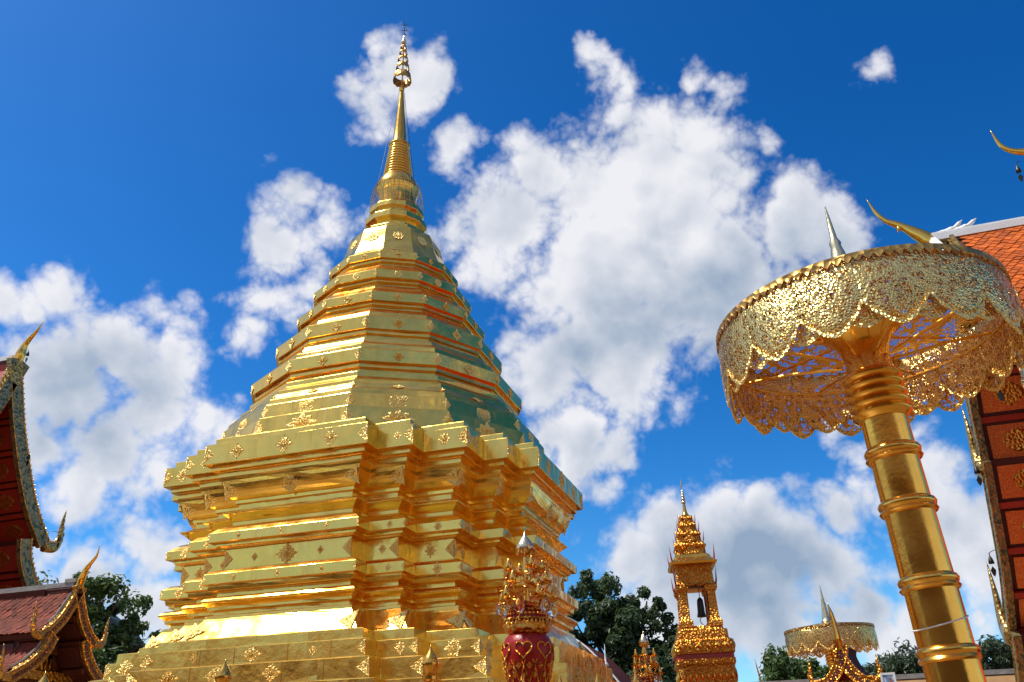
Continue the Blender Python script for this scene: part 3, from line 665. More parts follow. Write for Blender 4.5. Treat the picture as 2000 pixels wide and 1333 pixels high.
# ------------------------------------------------------------------ tall filigree parasols
def make_parasol(label, loc, tilt, group):
    root = thing('gilt_parasol', label, 'parasol', loc, 0, group); root.rotation_euler = (0, tilt, R(8))
    body = [(0.28, 0.0), (0.28, 0.5), (0.235, 0.55), (0.222, 1.9), (0.205, 4.45), (0.218, 4.5)]
    MB().lathe(body, 40).build('pole', 'gold_smooth', root, auto=R(30))
    for z in (1.70, 2.42, 2.99, 3.65, 4.14):
        p = []
        for k, (dz, r) in enumerate(((-0.07, 0.20), (-0.065, 0.235), (-0.045, 0.248), (-0.02, 0.232), (-0.005, 0.242), (0.02, 0.248), (0.045, 0.235), (0.05, 0.225), (0.07, 0.20))): p.append((r, z+dz))
        MB().lathe(p, 40).build('pole_ring', 'gold_smooth', root, auto=R(60))
    cap = [(0.22, 4.46)]
    for i in range(5):
        z = 4.48+i*0.09
        cap += [(0.235, z), (0.262, z+0.018), (0.268, z+0.045), (0.246, z+0.07), (0.236, z+0.085)]
    cap += [(0.215, 4.94), (0.205, 5.05), (0.22, 5.18), (0.27, 5.29), (0.36, 5.38), (0.40, 5.40)]
    MB().lathe(cap, 40).build('capital', 'gold_smooth', root, auto=R(45))
    RT, ZT, ZB = 1.325, 5.49, 4.82
    # pierced flat roof with zigzag rim
    n = 64; rings = []
    for r, z in ((0.12, 5.72), (0.5, 5.65), (0.95, 5.58), (1.30, 5.515), (1.342, 5.49)):
        rings.append([(r*math.cos(2*math.pi*i/n), r*math.sin(2*math.pi*i/n), z) for i in range(n)])
    MB().loft(rings, False, False).build('canopy_roof', 'pierced', root, smooth=True)
    rim = MB(); nz = 200
    top = [(1.350*math.cos(2*math.pi*i/nz), 1.350*math.sin(2*math.pi*i/nz), ZT+0.03) for i in range(nz)]
    mid = [(1.351*math.cos(2*math.pi*i/nz), 1.351*math.sin(2*math.pi*i/nz), ZT+0.0) for i in range(nz)]
    bot = [(1.355*math.cos(2*math.pi*i/nz), 1.355*math.sin(2*math.pi*i/nz), ZT-0.015-(0.05 if i % 2 else 0)) for i in range(nz)]
    rim.loft([top, mid, bot], False, False)
    ob = rim.build('zigzag_rim', 'bronze', root); sm = ob.modifiers.new('s', 'SOLIDIFY'); sm.thickness = 0.012
    # scalloped valance panels, outer and inner row
    def lobe(a, wang, r, zt, zb, drop, bow):
        mb = MB(); nu, nv = 14, 6; rows = []
        for j in range(nv+1):
            row = []
            for i in range(nu+1):
                t = 2*i/nu-1
                e = zb + drop*(abs(t)**1.6)*(1-0.12*math.cos(6*math.pi*t)) + 0.0
                z = zt+(e-zt)*j/nv
                aa = a+t*wang/2; rr = r+bow*math.sin(math.pi*j/nv*0.8)*(1-t*t*0.5)
                row.append((rr*math.cos(aa), rr*math.sin(aa), z))
            rows.append(row)
        mb.loft(rows, False, False, closed=False); return mb
    K = 16
    def edge(a, wang, r, zb, drop):
        e = []
        for i in range(21):
            t = 2*i/20-1; z = zb+drop*(abs(t)**1.6)*(1-0.12*math.cos(6*math.pi*t)); aa = a+t*wang/2
            e.append((r*math.cos(aa), r*math.sin(aa), z))
        ob = MB().loft([[(p[0], p[1], p[2]-0.006) for p in e], [(p[0]*1.001, p[1]*1.001, p[2]+0.032) for p in e]], False, False, closed=False).build('panel_edge', 'filigree', root)
        ob.modifiers.new('s', 'SOLIDIFY').thickness = 0.014
    for k in range(K):
        a = 2*math.pi*(k+0.5)/K
        ob = lobe(a, 2*math.pi/K*1.16, 1.30, ZT, ZB+0.02, 0.24, 0.0).build('valance_panel', 'pierced', root, smooth=True)
        ob.modifiers.new('s', 'SOLIDIFY').thickness = 0.006
        edge(a, 2*math.pi/K*1.16, 1.302, ZB+0.02, 0.24)
    for k in range(K):
        a = 2*math.pi*k/K
        ob = lobe(a, 2*math.pi/K*1.10, 1.333, ZT, ZB-0.02, 0.27, 0.03).build('valance_panel', 'pierced', root, smooth=True)
        ob.modifiers.new('s', 'SOLIDIFY').thickness = 0.006
        edge(a, 2*math.pi/K*1.10, 1.353, ZB-0.02, 0.27)
    for k in range(8):
        a = 2*math.pi*(k+0.25)/8; c, s = math.cos(a), math.sin(a)
        MB().tube([(0.25*c, 0.25*s, 5.08), (0.8*c, 0.8*s, 5.22), (1.295*c, 1.295*s, 5.30)], 0.016, 6).build('rib', 'gold_smooth', root)
        a += math.pi/8; c, s = math.cos(a), math.sin(a)
        MB().tube([(0.33*c, 0.33*s, 5.37), (1.295*c, 1.295*s, 5.50)], 0.014, 6).build('rib', 'gold_smooth', root)
    for r, z in ((1.29, 5.29), (0.85, 5.42)):
        MB().tube([(r*math.cos(2*math.pi*i/48), r*math.sin(2*math.pi*i/48), z) for i in range(49)], 0.011, 5).build('hoop', 'gold_smooth', root)
    MB().lathe([(0.16, 5.66), (0.17, 5.74), (0.125, 5.80), (0.12, 5.9), (0.10, 6.0), (0.095, 6.05), (0.07, 6.28), (0.052, 6.36), (0.06, 6.40), (0.035, 6.46), (0.02, 6.7), (0.006, 6.86)], 20).build('finial', 'silver_gilt', root, auto=R(40))
    return root
par = make_parasol('large gold filigree parasol on a thick ringed golden pole beside the orange tiled roof', (11.11, -11.58, 0), -0.046, 'gilt parasols at the terrace corners')
p2 = copy_tree(par); p2.location = (10.47, 10.5, 0); p2.rotation_euler = (0, -0.03, R(40)); p2.scale = (1, 1, 1.0)
p2['label'] = 'distant gold filigree parasol behind the small gabled shrine, in front of green bush'
# the wire tied round the near pole
w = []
for i in range(25):
    a = R(8)+2*math.pi*i/24; w.append((0.226*math.cos(a), 0.226*math.sin(a), 2.66+0.05*math.cos(a-0.6)))
MB().tube(w, 0.006, 5).build('tie_wire', 'white_trim', par)

# ------------------------------------------------------------------ brass fence
fence = thing('brass_fence', 'low brass picket fence with bud-topped posts in front of the golden stupa', 'fence', (0, -10.92, 0))
def bud_profile(z, r, h):
    return [(0.001, z+h), (r*0.10, z+h*0.9), (r*0.25, z+h*0.78), (r*0.72, z+h*0.60), (r*0.98, z+h*0.42), (r, z+h*0.34), (r*0.85, z+h*0.18), (r*0.5, z+h*0.06), (r*0.45, z)]
for x in (1.04, 3.59, 6.12):
    po = MB().lathe([(0.075, 0), (0.075, 2.35), (0.062, 2.40), (0.062, 2.50), (0.085, 2.52), (0.085, 2.55), (0.05, 2.57)], 20, (x, 0, 0)).build('post', 'gold_smooth', fence, auto=R(40))
    MB().lathe(bud_profile(2.56, 0.088, 0.315), 24, (x, 0, 0)).build('bud_finial', 'gold_smooth', po, smooth=True)
pk_hi = MB().lathe([(0.014, 0.0), (0.014, 2.28), (0.035, 2.30), (0.026, 2.33), (0.036, 2.38), (0.02, 2.44), (0.004, 2.49)], 10).mesh('picket', 'gold_smooth', auto=R(40))
pk_lo = MB().lathe([(0.012, 0.0), (0.012, 2.24), (0.028, 2.26), (0.02, 2.29), (0.028, 2.33), (0.016, 2.37), (0.003, 2.41)], 10).mesh('picket', 'gold_smooth', auto=R(40))
i = 0; x = 0.3
while x < 8.35:
    if min(abs(x-p) for p in (1.04, 3.59, 6.12)) > 0.1:
        put(pk_hi if i % 2 == 0 else pk_lo, 'picket', fence, (x, 0, 0))
    x += 0.19; i += 1
for z in (0.35, 2.05):
    MB().box((4.3, 0, z), (8.1, 0.04, 0.05)).build('rail', 'gold_smooth', fence)
# a gate post closes the fence
MB().lathe([(0.05, 0), (0.05, 2.2), (0.065, 2.22), (0.03, 2.3), (0.004, 2.36)], 16, (8.38, 0, 0)).build('post', 'gold_smooth', fence, auto=R(40))

# ------------------------------------------------------------------ lotus lamp standards with red urns
def make_lamp(label, loc, group, urn=True):
    root = thing('lotus_lamp', label, 'lamp', loc, R(20), group)
    MB().lathe([(0.32, 0), (0.32, 0.25), (0.22, 0.3), (0.16, 0.5), (0.13, 1.4), (0.2, 1.6), (0.12, 1.75), (0.11, 1.95), (0.17, 2.05)], 24).build('pedestal', 'ornate', root, auto=R(40))
    up_ = [(0.10, 2.03), (0.13, 2.15), (0.175, 2.32), (0.225, 2.52), (0.262, 2.68), (0.275, 2.78), (0.268, 2.86), (0.235, 2.93), (0.19, 2.97)]
    urn_o = MB().lathe(up_, 40).build('urn', 'red_urn', root, smooth=True)
    def ur(z):
        for (r0, z0), (r1, z1) in zip(up_, up_[1:]):
            if z0 <= z <= z1: return r0+(r1-r0)*(z-z0)/(z1-z0)
        return 0.2
    lz = relief(outline_loz(4, 0.0, 8), [(1, 0), (0.95, 0.4), (0.5, 0.25), (0.25, 0.6)], 'ornate', 'inlay')
    for row, z in enumerate((2.18, 2.27, 2.36, 2.45, 2.54, 2.63)):
        r = ur(z); n = 14
        for k in range(n):
            a = 2*math.pi*(k+0.5*(row % 2))/n; w_ = r*2*math.pi/n*0.3
            put(lz, 'inlay', urn_o, (r*math.cos(a), r*math.sin(a), z), (R(14), 0, a+R(90)), (w_, 0.03, 0.035))
    # lattice lines of gold thread between the inlays
    lat = MB(); n = 14
    for sgn in (-1, 1):
        for k in range(n):
            pts = []
            for q in range(9):
                z = 2.09+0.60*q/8; a = 2*math.pi*(k+0.5)/n + sgn*q/8*0.60/0.18*math.pi/n; r = ur(z)+0.002
                pts.append((r*math.cos(a), r*math.sin(a), z))
            lat.tube(pts, 0.008, 4)
    lat.build('lattice', 'ornate', urn_o)
    for k in range(7):
        a0 = 2*math.pi*k/7; pts = []
        for q in range(25):
            t = 2*math.pi*q/24
            hx = 16*math.sin(t)**3/17; hz = (13*math.cos(t)-5*math.cos(2*t)-2*math.cos(3*t)-math.cos(4*t))/17
            z = 2.79+hz*0.10; a = a0+hx*0.36; r = ur(max(2.05, min(2.96, z)))+0.006
            pts.append((r*math.cos(a), r*math.sin(a), z))
        MB().tube(pts, 0.008, 5).build('heart_moulding', 'ornate', urn_o)
    cr = MB().lathe([(0.19, 2.96), (0.225, 2.98), (0.25, 3.02), (0.255, 3.06), (0.235, 3.08), (0.225, 3.10)], 36).build('collar', 'ornate', root, auto=R(40))
    tooth = MB(); 
    for k in range(36):
        a = 2*math.pi*k/36; tooth.lathe([(0.012, -0.02), (0.016, 0.0), (0.001, 0.045)], 5, (0.25*math.cos(a), 0.25*math.sin(a), 3.07))
    tooth.build('tooth_ring', 'ornate', cr)
    dome = MB().lathe([(0.235, 3.08), (0.225, 3.14), (0.19, 3.21), (0.13, 3.27), (0.05, 3.31)], 32).build('dome', 'red_urn', root, smooth=True)
    bead = MB().lathe([(0.001, 0.018), (0.014, 0.012), (0.02, 0), (0.014, -0.012)], 7).mesh('bead', 'ornate', smooth=True)
    for j, (r, z) in enumerate(((0.232, 3.11), (0.224, 3.16), (0.198, 3.205), (0.158, 3.25), (0.105, 3.288))):
        n = int(34*r/0.232)
        for k in range(n):
            a = 2*math.pi*(k+0.5*(j % 2))/n; put(bead, 'bead', dome, (r*math.cos(a), r*math.sin(a), z))
    MB().lathe([(0.03, 3.28), (0.032, 3.45), (0.045, 3.46), (0.028, 3.48), (0.026, 3.82)], 14).build('stem', 'gold_smooth', root, auto=R(40))
    bd = MB().lathe([(0.04, 3.80), (0.085, 3.84), (0.103, 3.89), (0.095, 3.93), (0.065, 3.98), (0.03, 4.02), (0.012, 4.05), (0.002, 4.10)], 24).build('lotus_bud', 'silver_gilt', root, smooth=True)
    pet = MB()
    for k in range(9):
        a = 2*math.pi*k/9; c, s = math.cos(a), math.sin(a)
        pet.add([(0.04*c, 0.04*s, 3.79), (0.10*c-0.03*s, 0.10*s+0.03*c, 3.84), (0.115*c, 0.115*s, 3.90), (0.10*c+0.03*s, 0.10*s-0.03*c, 3.84)], [(0, 1, 2, 3)])
    pet.build('sepals', 'ornate', bd)
    # three rings of curling arms that carry lotus cups
    cup = MB().lathe([(0.012, 0), (0.03, 0.02), (0.036, 0.06), (0.03, 0.10), (0.012, 0.135), (0.001, 0.16)], 12).mesh('cup', 'gold_smooth', smooth=True)
    fl = MB()
    for k in range(7):
        a = 2*math.pi*k/7; c, s = math.cos(a), math.sin(a)
        fl.add([(0.015*c, 0.015*s, 0), (0.05*c-0.028*s, 0.05*s+0.028*c, 0.02), (0.105*c, 0.105*s, 0.035), (0.05*c+0.028*s, 0.05*s-0.028*c, 0.02)], [(0, 1, 2, 3)])
    flm = fl.mesh('flower', 'ornate')
    globe = MB().lathe([(0.02, -0.07), (0.05, -0.04), (0.058, 0), (0.05, 0.045), (0.02, 0.08), (0.004, 0.10)], 14).mesh('glass_globe', 'glass', smooth=True)
    for z, rr, n, ph in ((3.62, 0.20, 4, 0.3), (3.46, 0.26, 4, 0.95), (3.30, 0.30, 5, 0.1)):
        for k in range(n):
            a = 2*math.pi*k/n+ph; c, s = math.cos(a), math.sin(a)
            pts = [(0.02*c, 0.02*s, z-0.06), (rr*0.45*c, rr*0.45*s, z-0.11), (rr*0.85*c, rr*0.85*s, z-0.08), (rr*c, rr*s, z)]
            ar = MB().tube(spline(pts, 4), 0.007, 5).build('arm', 'gold_smooth', root)
            put(flm, 'flower', ar, (rr*c, rr*s, z), (0.25*s, -0.25*c, a)); put(cup, 'cup', ar, (rr*c, rr*s, z+0.005))
            b = a+math.pi/n; c, s = math.cos(b), math.sin(b)
            put(flm, 'flower', ar, (rr*0.8*c, rr*0.8*s, z-0.03), (0.5*s, -0.5*c, b), (1.1, 1.1, 1.1))
    for k in range(6):
        a = 2*math.pi*k/6+0.2; put(globe, 'glass_globe', root, (0.29*math.cos(a), 0.29*math.sin(a), 3.22))
        MB().tube([(0.24*math.cos(a), 0.24*math.sin(a), 3.06), (0.30*math.cos(a), 0.30*math.sin(a), 3.08), (0.29*math.cos(a), 0.29*math.sin(a), 3.15)], 0.008, 5).build('globe_bracket', 'ornate', root)
    return root
lamp = make_lamp('gold lotus lamp standard rising from a red heart-patterned urn in front of the stupa', (7.05, -10.46, 0), 'lotus lamp standards')
l2 = copy_tree(lamp); l2.location = (6.89, -2.69, -0.09); l2.rotation_euler = (0, 0, R(75)); l2.scale = (0.85, 0.85, 1.0); l2['label'] = 'farther gold lotus lamp standard against the dark tree beside the bell tower'

# ------------------------------------------------------------------ gilded bell tower
def make_bell_tower():
    root = thing('bell_tower', 'small gilded bell tower with tiered spiky roof and open arch', 'bell tower', (6.9, 6.9, 0), R(12))
    root.rotation_euler = (0, R(-1.0), R(12)); root.scale = (0.82, 0.82, 1.0)
    def sq(w, z, ch=0.12):
        a = w/2; c = w*ch
        return [(a-c, -a, z), (a, -a+c, z), (a, a-c, z), (a-c, a, z), (-a+c, a, z), (-a, a-c, z), (-a, -a+c, z), (-a+c, -a, z)]
    def stack(name, prof, mat, ch=0.05): return MB().loft([sq(w, z, ch) for w, z in prof], True, True).build(name, mat, root)
    stack('base', [(2.1, 0), (2.1, 2.6), (1.9, 2.7), (1.85, 3.55), (1.95, 3.6)], 'red_lacquer')
    stack('base_frieze', [(1.86, 3.55), (1.92, 3.62), (1.86, 3.7), (1.86, 4.2), (1.96, 4.28), (1.96, 4.4)], 'ornate')
    stack('red_band', [(1.9, 4.39), (1.9, 4.52), (1.98, 4.54)], 'red_lacquer')
    stack('cornice', [(1.98, 4.54), (2.0, 4.6), (1.98, 4.88), (1.9, 4.9), (1.7, 4.95)], 'ornate')
    stack('plinth', [(1.72, 4.95), (1.7, 5.18), (1.5, 5.2), (1.4, 5.3)], 'ornate')
    stud = relief(outline_loz(4, 0, 8), [(1, 0), (0.8, 0.5), (0.3, 0.9)], 'gold_smooth', 'stud')
    for phi in (R(-90), 0, R(90), R(180)):
        Nn, T = frame(phi)
        for k in range(6):
            put(stud, 'stud', root, Nn*0.995+T*((k-2.5)*0.31)+Vector((0, 0, 4.74)), (0, 0, phi+R(90)), (0.13, 0.06, 0.11))
        for k in range(9):
            put(stud, 'stud', root, Nn*0.935+T*((k-4)*0.2)+Vector((0, 0, 3.95)), (0, 0, phi+R(90)), (0.075, 0.05, 0.19))
    for sx in (-1, 1):
        for sy in (-1, 1):
            MB().loft([[(sx*0.50+x*w, sy*0.50+y*w, z) for x, y in ((-1, -1), (1, -1), (1, 1), (-1, 1))] for w, z in ((0.24, 5.28), (0.24, 5.42), (0.17, 5.5), (0.15, 5.6), (0.135, 6.2), (0.15, 6.25), (0.2, 6.3), (0.22, 6.36), (0.22, 6.42))]).build('column', 'ornate', root)
            MB().box((sx*0.36, sy*0.5, 5.85), (0.05, 0.22, 1.1)).build('jamb', 'dark_wood', root)
    MB().box((0, -0.5, 6.43), (0.9, 0.28, 0.1)).build('lintel', 'dark_wood', root)
    stack('entablature', [(1.3, 6.40), (1.45, 6.44), (1.3, 6.52), (1.25, 6.95), (1.35, 7.0), (1.55, 7.04)], 'ornate')
    stack('roof_eave', [(1.62, 7.04), (1.68, 7.10), (1.3, 7.24), (1.15, 7.34)], 'gold_smooth')
    for w, z, h in ((1.05, 7.32, 0.42), (0.82, 7.72, 0.36), (0.6, 8.05, 0.30), (0.42, 8.33, 0.24)):
        stack('roof_tier', [(w*0.9, z), (w*0.86, z+h*0.5), (w*1.05, z+h*0.62), (w*1.08, z+h*0.72), (w*0.72, z+h)], 'ornate')
        for phi in (R(-90), 0, R(90), R(180)):
            Nn, T = frame(phi); c = Nn*(w*0.47)
            g = MB().prism([(-0.28*w, 0), (0.28*w, 0), (0.1*w, h*0.55), (0, h*1.05), (-0.1*w, h*0.55)], -0.05, 0.04).build('gablet', 'ornate', root)
            g.location = (c.x, c.y, z+h*0.1); g.rotation_euler = (0, 0, phi+R(90))
    spike = MB().tube([(0, 0, 0), (0.05, 0, 0.14), (0.07, 0, 0.3), (0.11, 0, 0.52)], [0.035, 0.03, 0.018, 0.003], 6).mesh('corner_spike', 'red_lacquer', smooth=True)
    for w, z in ((0.78, 7.08), (0.74, 6.42), (0.52, 7.72), (0.40, 8.05), (0.3, 8.3)):
        for k in range(4):
            a = R(45+90*k); s_ = 1.0 if w > 0.7 else 0.62
            put(spike, 'corner_spike', root, (w*math.sqrt(2)*0.92*math.cos(a), w*math.sqrt(2)*0.92*math.sin(a), z), (0, 0, a), (s_, s_, s_))
    MB().lathe([(0.16, 8.55), (0.17, 8.6), (0.1, 8.66), (0.075, 8.75), (0.05, 8.95), (0.028, 9.1)], 14).build('spire', 'gold_smooth', root, auto=R(40))
    for r, z in ((0.09, 9.0), (0.08, 9.1), (0.07, 9.19), (0.055, 9.27), (0.045, 9.34)):
        MB().lathe([(r*0.3, z+0.07), (r*0.8, z+0.065), (r, z), (r*0.9, z-0.005), (r*0.2, z+0.04)], 14).build('spire_parasol', 'silver_gilt', root, smooth=True)
    MB().lathe([(0.012, 9.3), (0.012, 9.5), (0.03, 9.53), (0.03, 9.62), (0.004, 9.8)], 8).build('spire_tip', 'silver_gilt', root)
    b = thing('hanging_bell', 'dark bronze bell hanging in the arch of the gilded bell tower', 'bell', (6.9, 6.9, 0), R(12))
    MB().lathe([(0.13, 5.62), (0.125, 5.66), (0.105, 5.75), (0.095, 6.0), (0.085, 6.1), (0.04, 6.16), (0.015, 6.17)], 18).build('bell_body', 'dark_metal', b, smooth=True)
    MB().tube([(0, 0, 6.16), (0, 0, 6.42)], 0.012, 6).build('hanger', 'dark_metal', b)
    MB().tube(spline([(0, 0, 5.64), (-0.06, -0.02, 5.5), (0.05, -0.02, 5.36), (0.12, -0.03, 5.3)], 5), 0.012, 5).build('pull_rope', 'dark_metal', b)
make_bell_tower()

# ------------------------------------------------------------------ northern temple roofs
def offset_curve(c, d):
    out = []
    for i, p in enumerate(c):
        a, b = c[max(i-1, 0)], c[min(i+1, len(c)-1)]
        t = (b-a).normalized(); out.append(p+Vector((-t.y, t.x))*d)
    return out
def v2(pts): return [Vector((p[0], p[1])) for p in pts]
def sp2(pts, n): return [Vector((p.x, p.y)) for p in spline([(a, b, 0) for a, b in pts], n)]
TILE = {}
def tile_mesh(w, l, t, mat):
    key = (w, l, mat)
    if key not in TILE:
        a = w*0.47; vs = [(-a, 0, 0), (a, 0, 0), (a, l*0.62, 0), (0, l, 0), (-a, l*0.62, 0)]
        vs2 = [(x, y, t) for x, y, z in vs]
        TILE[key] = MB().add(vs+vs2, [(4, 3, 2, 1, 0), (5, 6, 7, 8, 9)]+[(i, (i+1) % 5, (i+1) % 5+5, i+5) for i in range(5)]).mesh('roof_tile', mat)
    return TILE[key]
def lay_tiles(slope, curve, side, y0, y1, w, l, mat, limit, order):
    """fish-scale tiles in courses down a curved slope; local gable frame (X across, Y inwards, Z up)"""
    me = tile_mesh(w, l, 0.02, mat); spots = []
    seg = [0.0]
    for a, b in zip(curve, curve[1:]): seg.append(seg[-1]+(b-a).length)
    def at_len(s):
        for i in range(len(curve)-1):
            if s <= seg[i+1] or i == len(curve)-2:
                f = (s-seg[i])/(seg[i+1]-seg[i]); return curve[i].lerp(curve[i+1], f), (curve[i+1]-curve[i]).normalized()
    step = l*0.55; r = 0; s = 0.05
    while s < seg[-1]-0.02:
        p, t = at_len(s); y = y0+(w/2 if r % 2 else 0)+w/2
        while y < y1:
            spots.append((p, t, y)); y += w
        s += step; r += 1
    spots.sort(key=order)
    stuff = MB()
    for i, (p, t, y) in enumerate(spots):
        X = Vector((0, 1, 0)); Yv = Vector((side*t.x, 0, t.y)); n = X.cross(Yv) if side > 0 else Yv.cross(X)
        n = Vector((-side*t.y*-1, 0, 0)) if False else n
        if n.z < 0: n = -n
        Yv = (Yv - n*0.0).normalized(); Yt = (Yv*math.cos(0.10)+n*math.sin(0.10)*-0.0).normalized()
        Xv = Yt.cross(n)
        jit = random.gauss(0, 0.004)
        o = Vector((side*p.x, y, p.y))+n*(0.012+jit)
        mtx = Matrix(((Xv.x, Yt.x, n.x, o.x), (Xv.y, Yt.y, n.y, o.y), (Xv.z, Yt.z, n.z, o.z), (0, 0, 0, 1))) @ Matrix.Rotation(0.10+random.gauss(0, 0.012), 4, 'X')
        if i < limit:
            ob = put(me, 'roof_tile', slope); ob.matrix_local = mtx
        else:
            b = len(stuff.v); stuff.v += [tuple(mtx @ v.co) for v in me.vertices]; stuff.f += [tuple(k+b for k in pl.vertices) for pl in me.polygons]
    if stuff.v:
        o = stuff.build('roof_tiles', mat, slope); o['kind'] = 'stuff'
def bargeboard(root, curve, side, width, thick, mat, crest_mat, tooth, studs=None):
    inner = offset_curve(curve, -width)
    poly = [(side*p.x, p.y) for p in curve]+[(side*p.x, p.y) for p in reversed(inner)]
    bo = MB().prism(poly, -thick/2, thick/2).build('bargeboard', mat, root)
    for off, rr in ((0.02, 0.028), (-width*0.97, 0.022)):
        c = offset_curve(curve, off)
        MB().tube([(side*p.x, -thick*0.5, p.y) for p in c], rr, 6).build('edge_moulding', crest_mat, bo)
    # row of leaf teeth along the back of the board
    mb = MB(); acc = 0.0; L_ = sum((b-a).length for a, b in zip(curve, curve[1:])); n = max(3, int(L_/tooth)); k = 0; d = 0.0
    for a, b in zip(curve, curve[1:]):
        ln = (b-a).length; t = (b-a)/ln; nn = Vector((-t.y, t.x))
        while acc <= d+ln and k < n:
            p = a+t*(acc-d); q = p+t*tooth*0.9; tip = p+nn*tooth*0.85-t*tooth*0.35
            mb.prism([(side*p.x, p.y), (side*q.x, q.y), (side*tip.x, tip.y)], -thick*0.3, thick*0.3); acc += tooth; k += 1
        d += ln
    o = mb.build('leaf_crest', crest_mat, bo)
    if studs:
        # pierced triangles of the openwork, alternately up and down
        mb = MB(); acc = studs*0.6; d = 0.0; k = 0
        for a, b in zip(curve, curve[1:]):
            ln = (b-a).length; t = (b-a)/ln; nn = Vector((-t.y, t.x))
            while acc <= d+ln:
                p = a+t*(acc-d)-nn*(width*0.5); s_ = studs*0.42; sg = 1 if k % 2 else -1
                tri = [p+t*s_+nn*sg*-width*0.22, p-t*s_+nn*sg*-width*0.22, p+nn*sg*width*0.28]
                mb.prism([(side*v.x, v.y) for v in tri], -thick*0.56, -thick*0.5+0.004); acc += studs*0.62; k += 1
            d += ln
        mb.build('openwork_recess', 'dark_wood', bo)
    return bo
def flame(root, pos, side, h, lean, mat, out=0.0, name='eave_finial'):
    """upswept naga tail at the foot of a bargeboard"""
    path = spline([(0, 0, 0), (0.32*h, 0, 0.03*h), (0.46*h, 0, 0.25*h), (0.44*h+lean*0.3, 0, 0.6*h), (0.46*h+lean, 0, 1.0*h)], 6)
    rad = [0.17*h*(1-i/(len(path)-1))**0.75+0.004 for i in range(len(path))]
    mb = MB(); pts = []
    for i, p in enumerate(path):
        f = i/(len(path)-1); pts.append((pos[0]+side*p.x, pos[1]-out*f, pos[2]+p.z))
    mb.tube(pts, rad, 7, 0.55)
    for i in range(4, len(pts)-3, 3):      # curls on the back of the tail
        p = Vector(pts[i]); r = rad[i]
        mb.tube([p, p+Vector((side*r*0.9, 0, r*0.5)), p+Vector((side*r*1.1, 0, r*1.6))], [r*0.5, r*0.35, 0.004], 5)
    return mb.build(name, mat, root, smooth=True)
def chofa(root, pts, rad, mat, beak=0.0):
    p = spline(pts, 5); n = len(p); rr = []
    for i in range(n):
        f = i/(n-1)*(len(rad)-1); k = min(int(f), len(rad)-2); rr.append(rad[k]+(rad[k+1]-rad[k])*(f-k))
    mb = MB().tube(p, rr, 10, 0.8); o = mb.build('ridge_finial', mat, root, smooth=True)
    if beak:
        q = Vector(p[int(n*0.5)]); d = (Vector(p[int(n*0.5)+1])-q).normalized(); r = rr[int(n*0.5)]
        MB().tube([q+Vector((0, 0, -r*0.4)), q+d*beak*0.2+Vector((0, 0, -r-beak*0.4)), q+d*beak*0.5+Vector((0, 0, -r-beak))], [r*0.8, r*0.5, 0.004], 6).build('beak', mat, o, smooth=True)
    return o

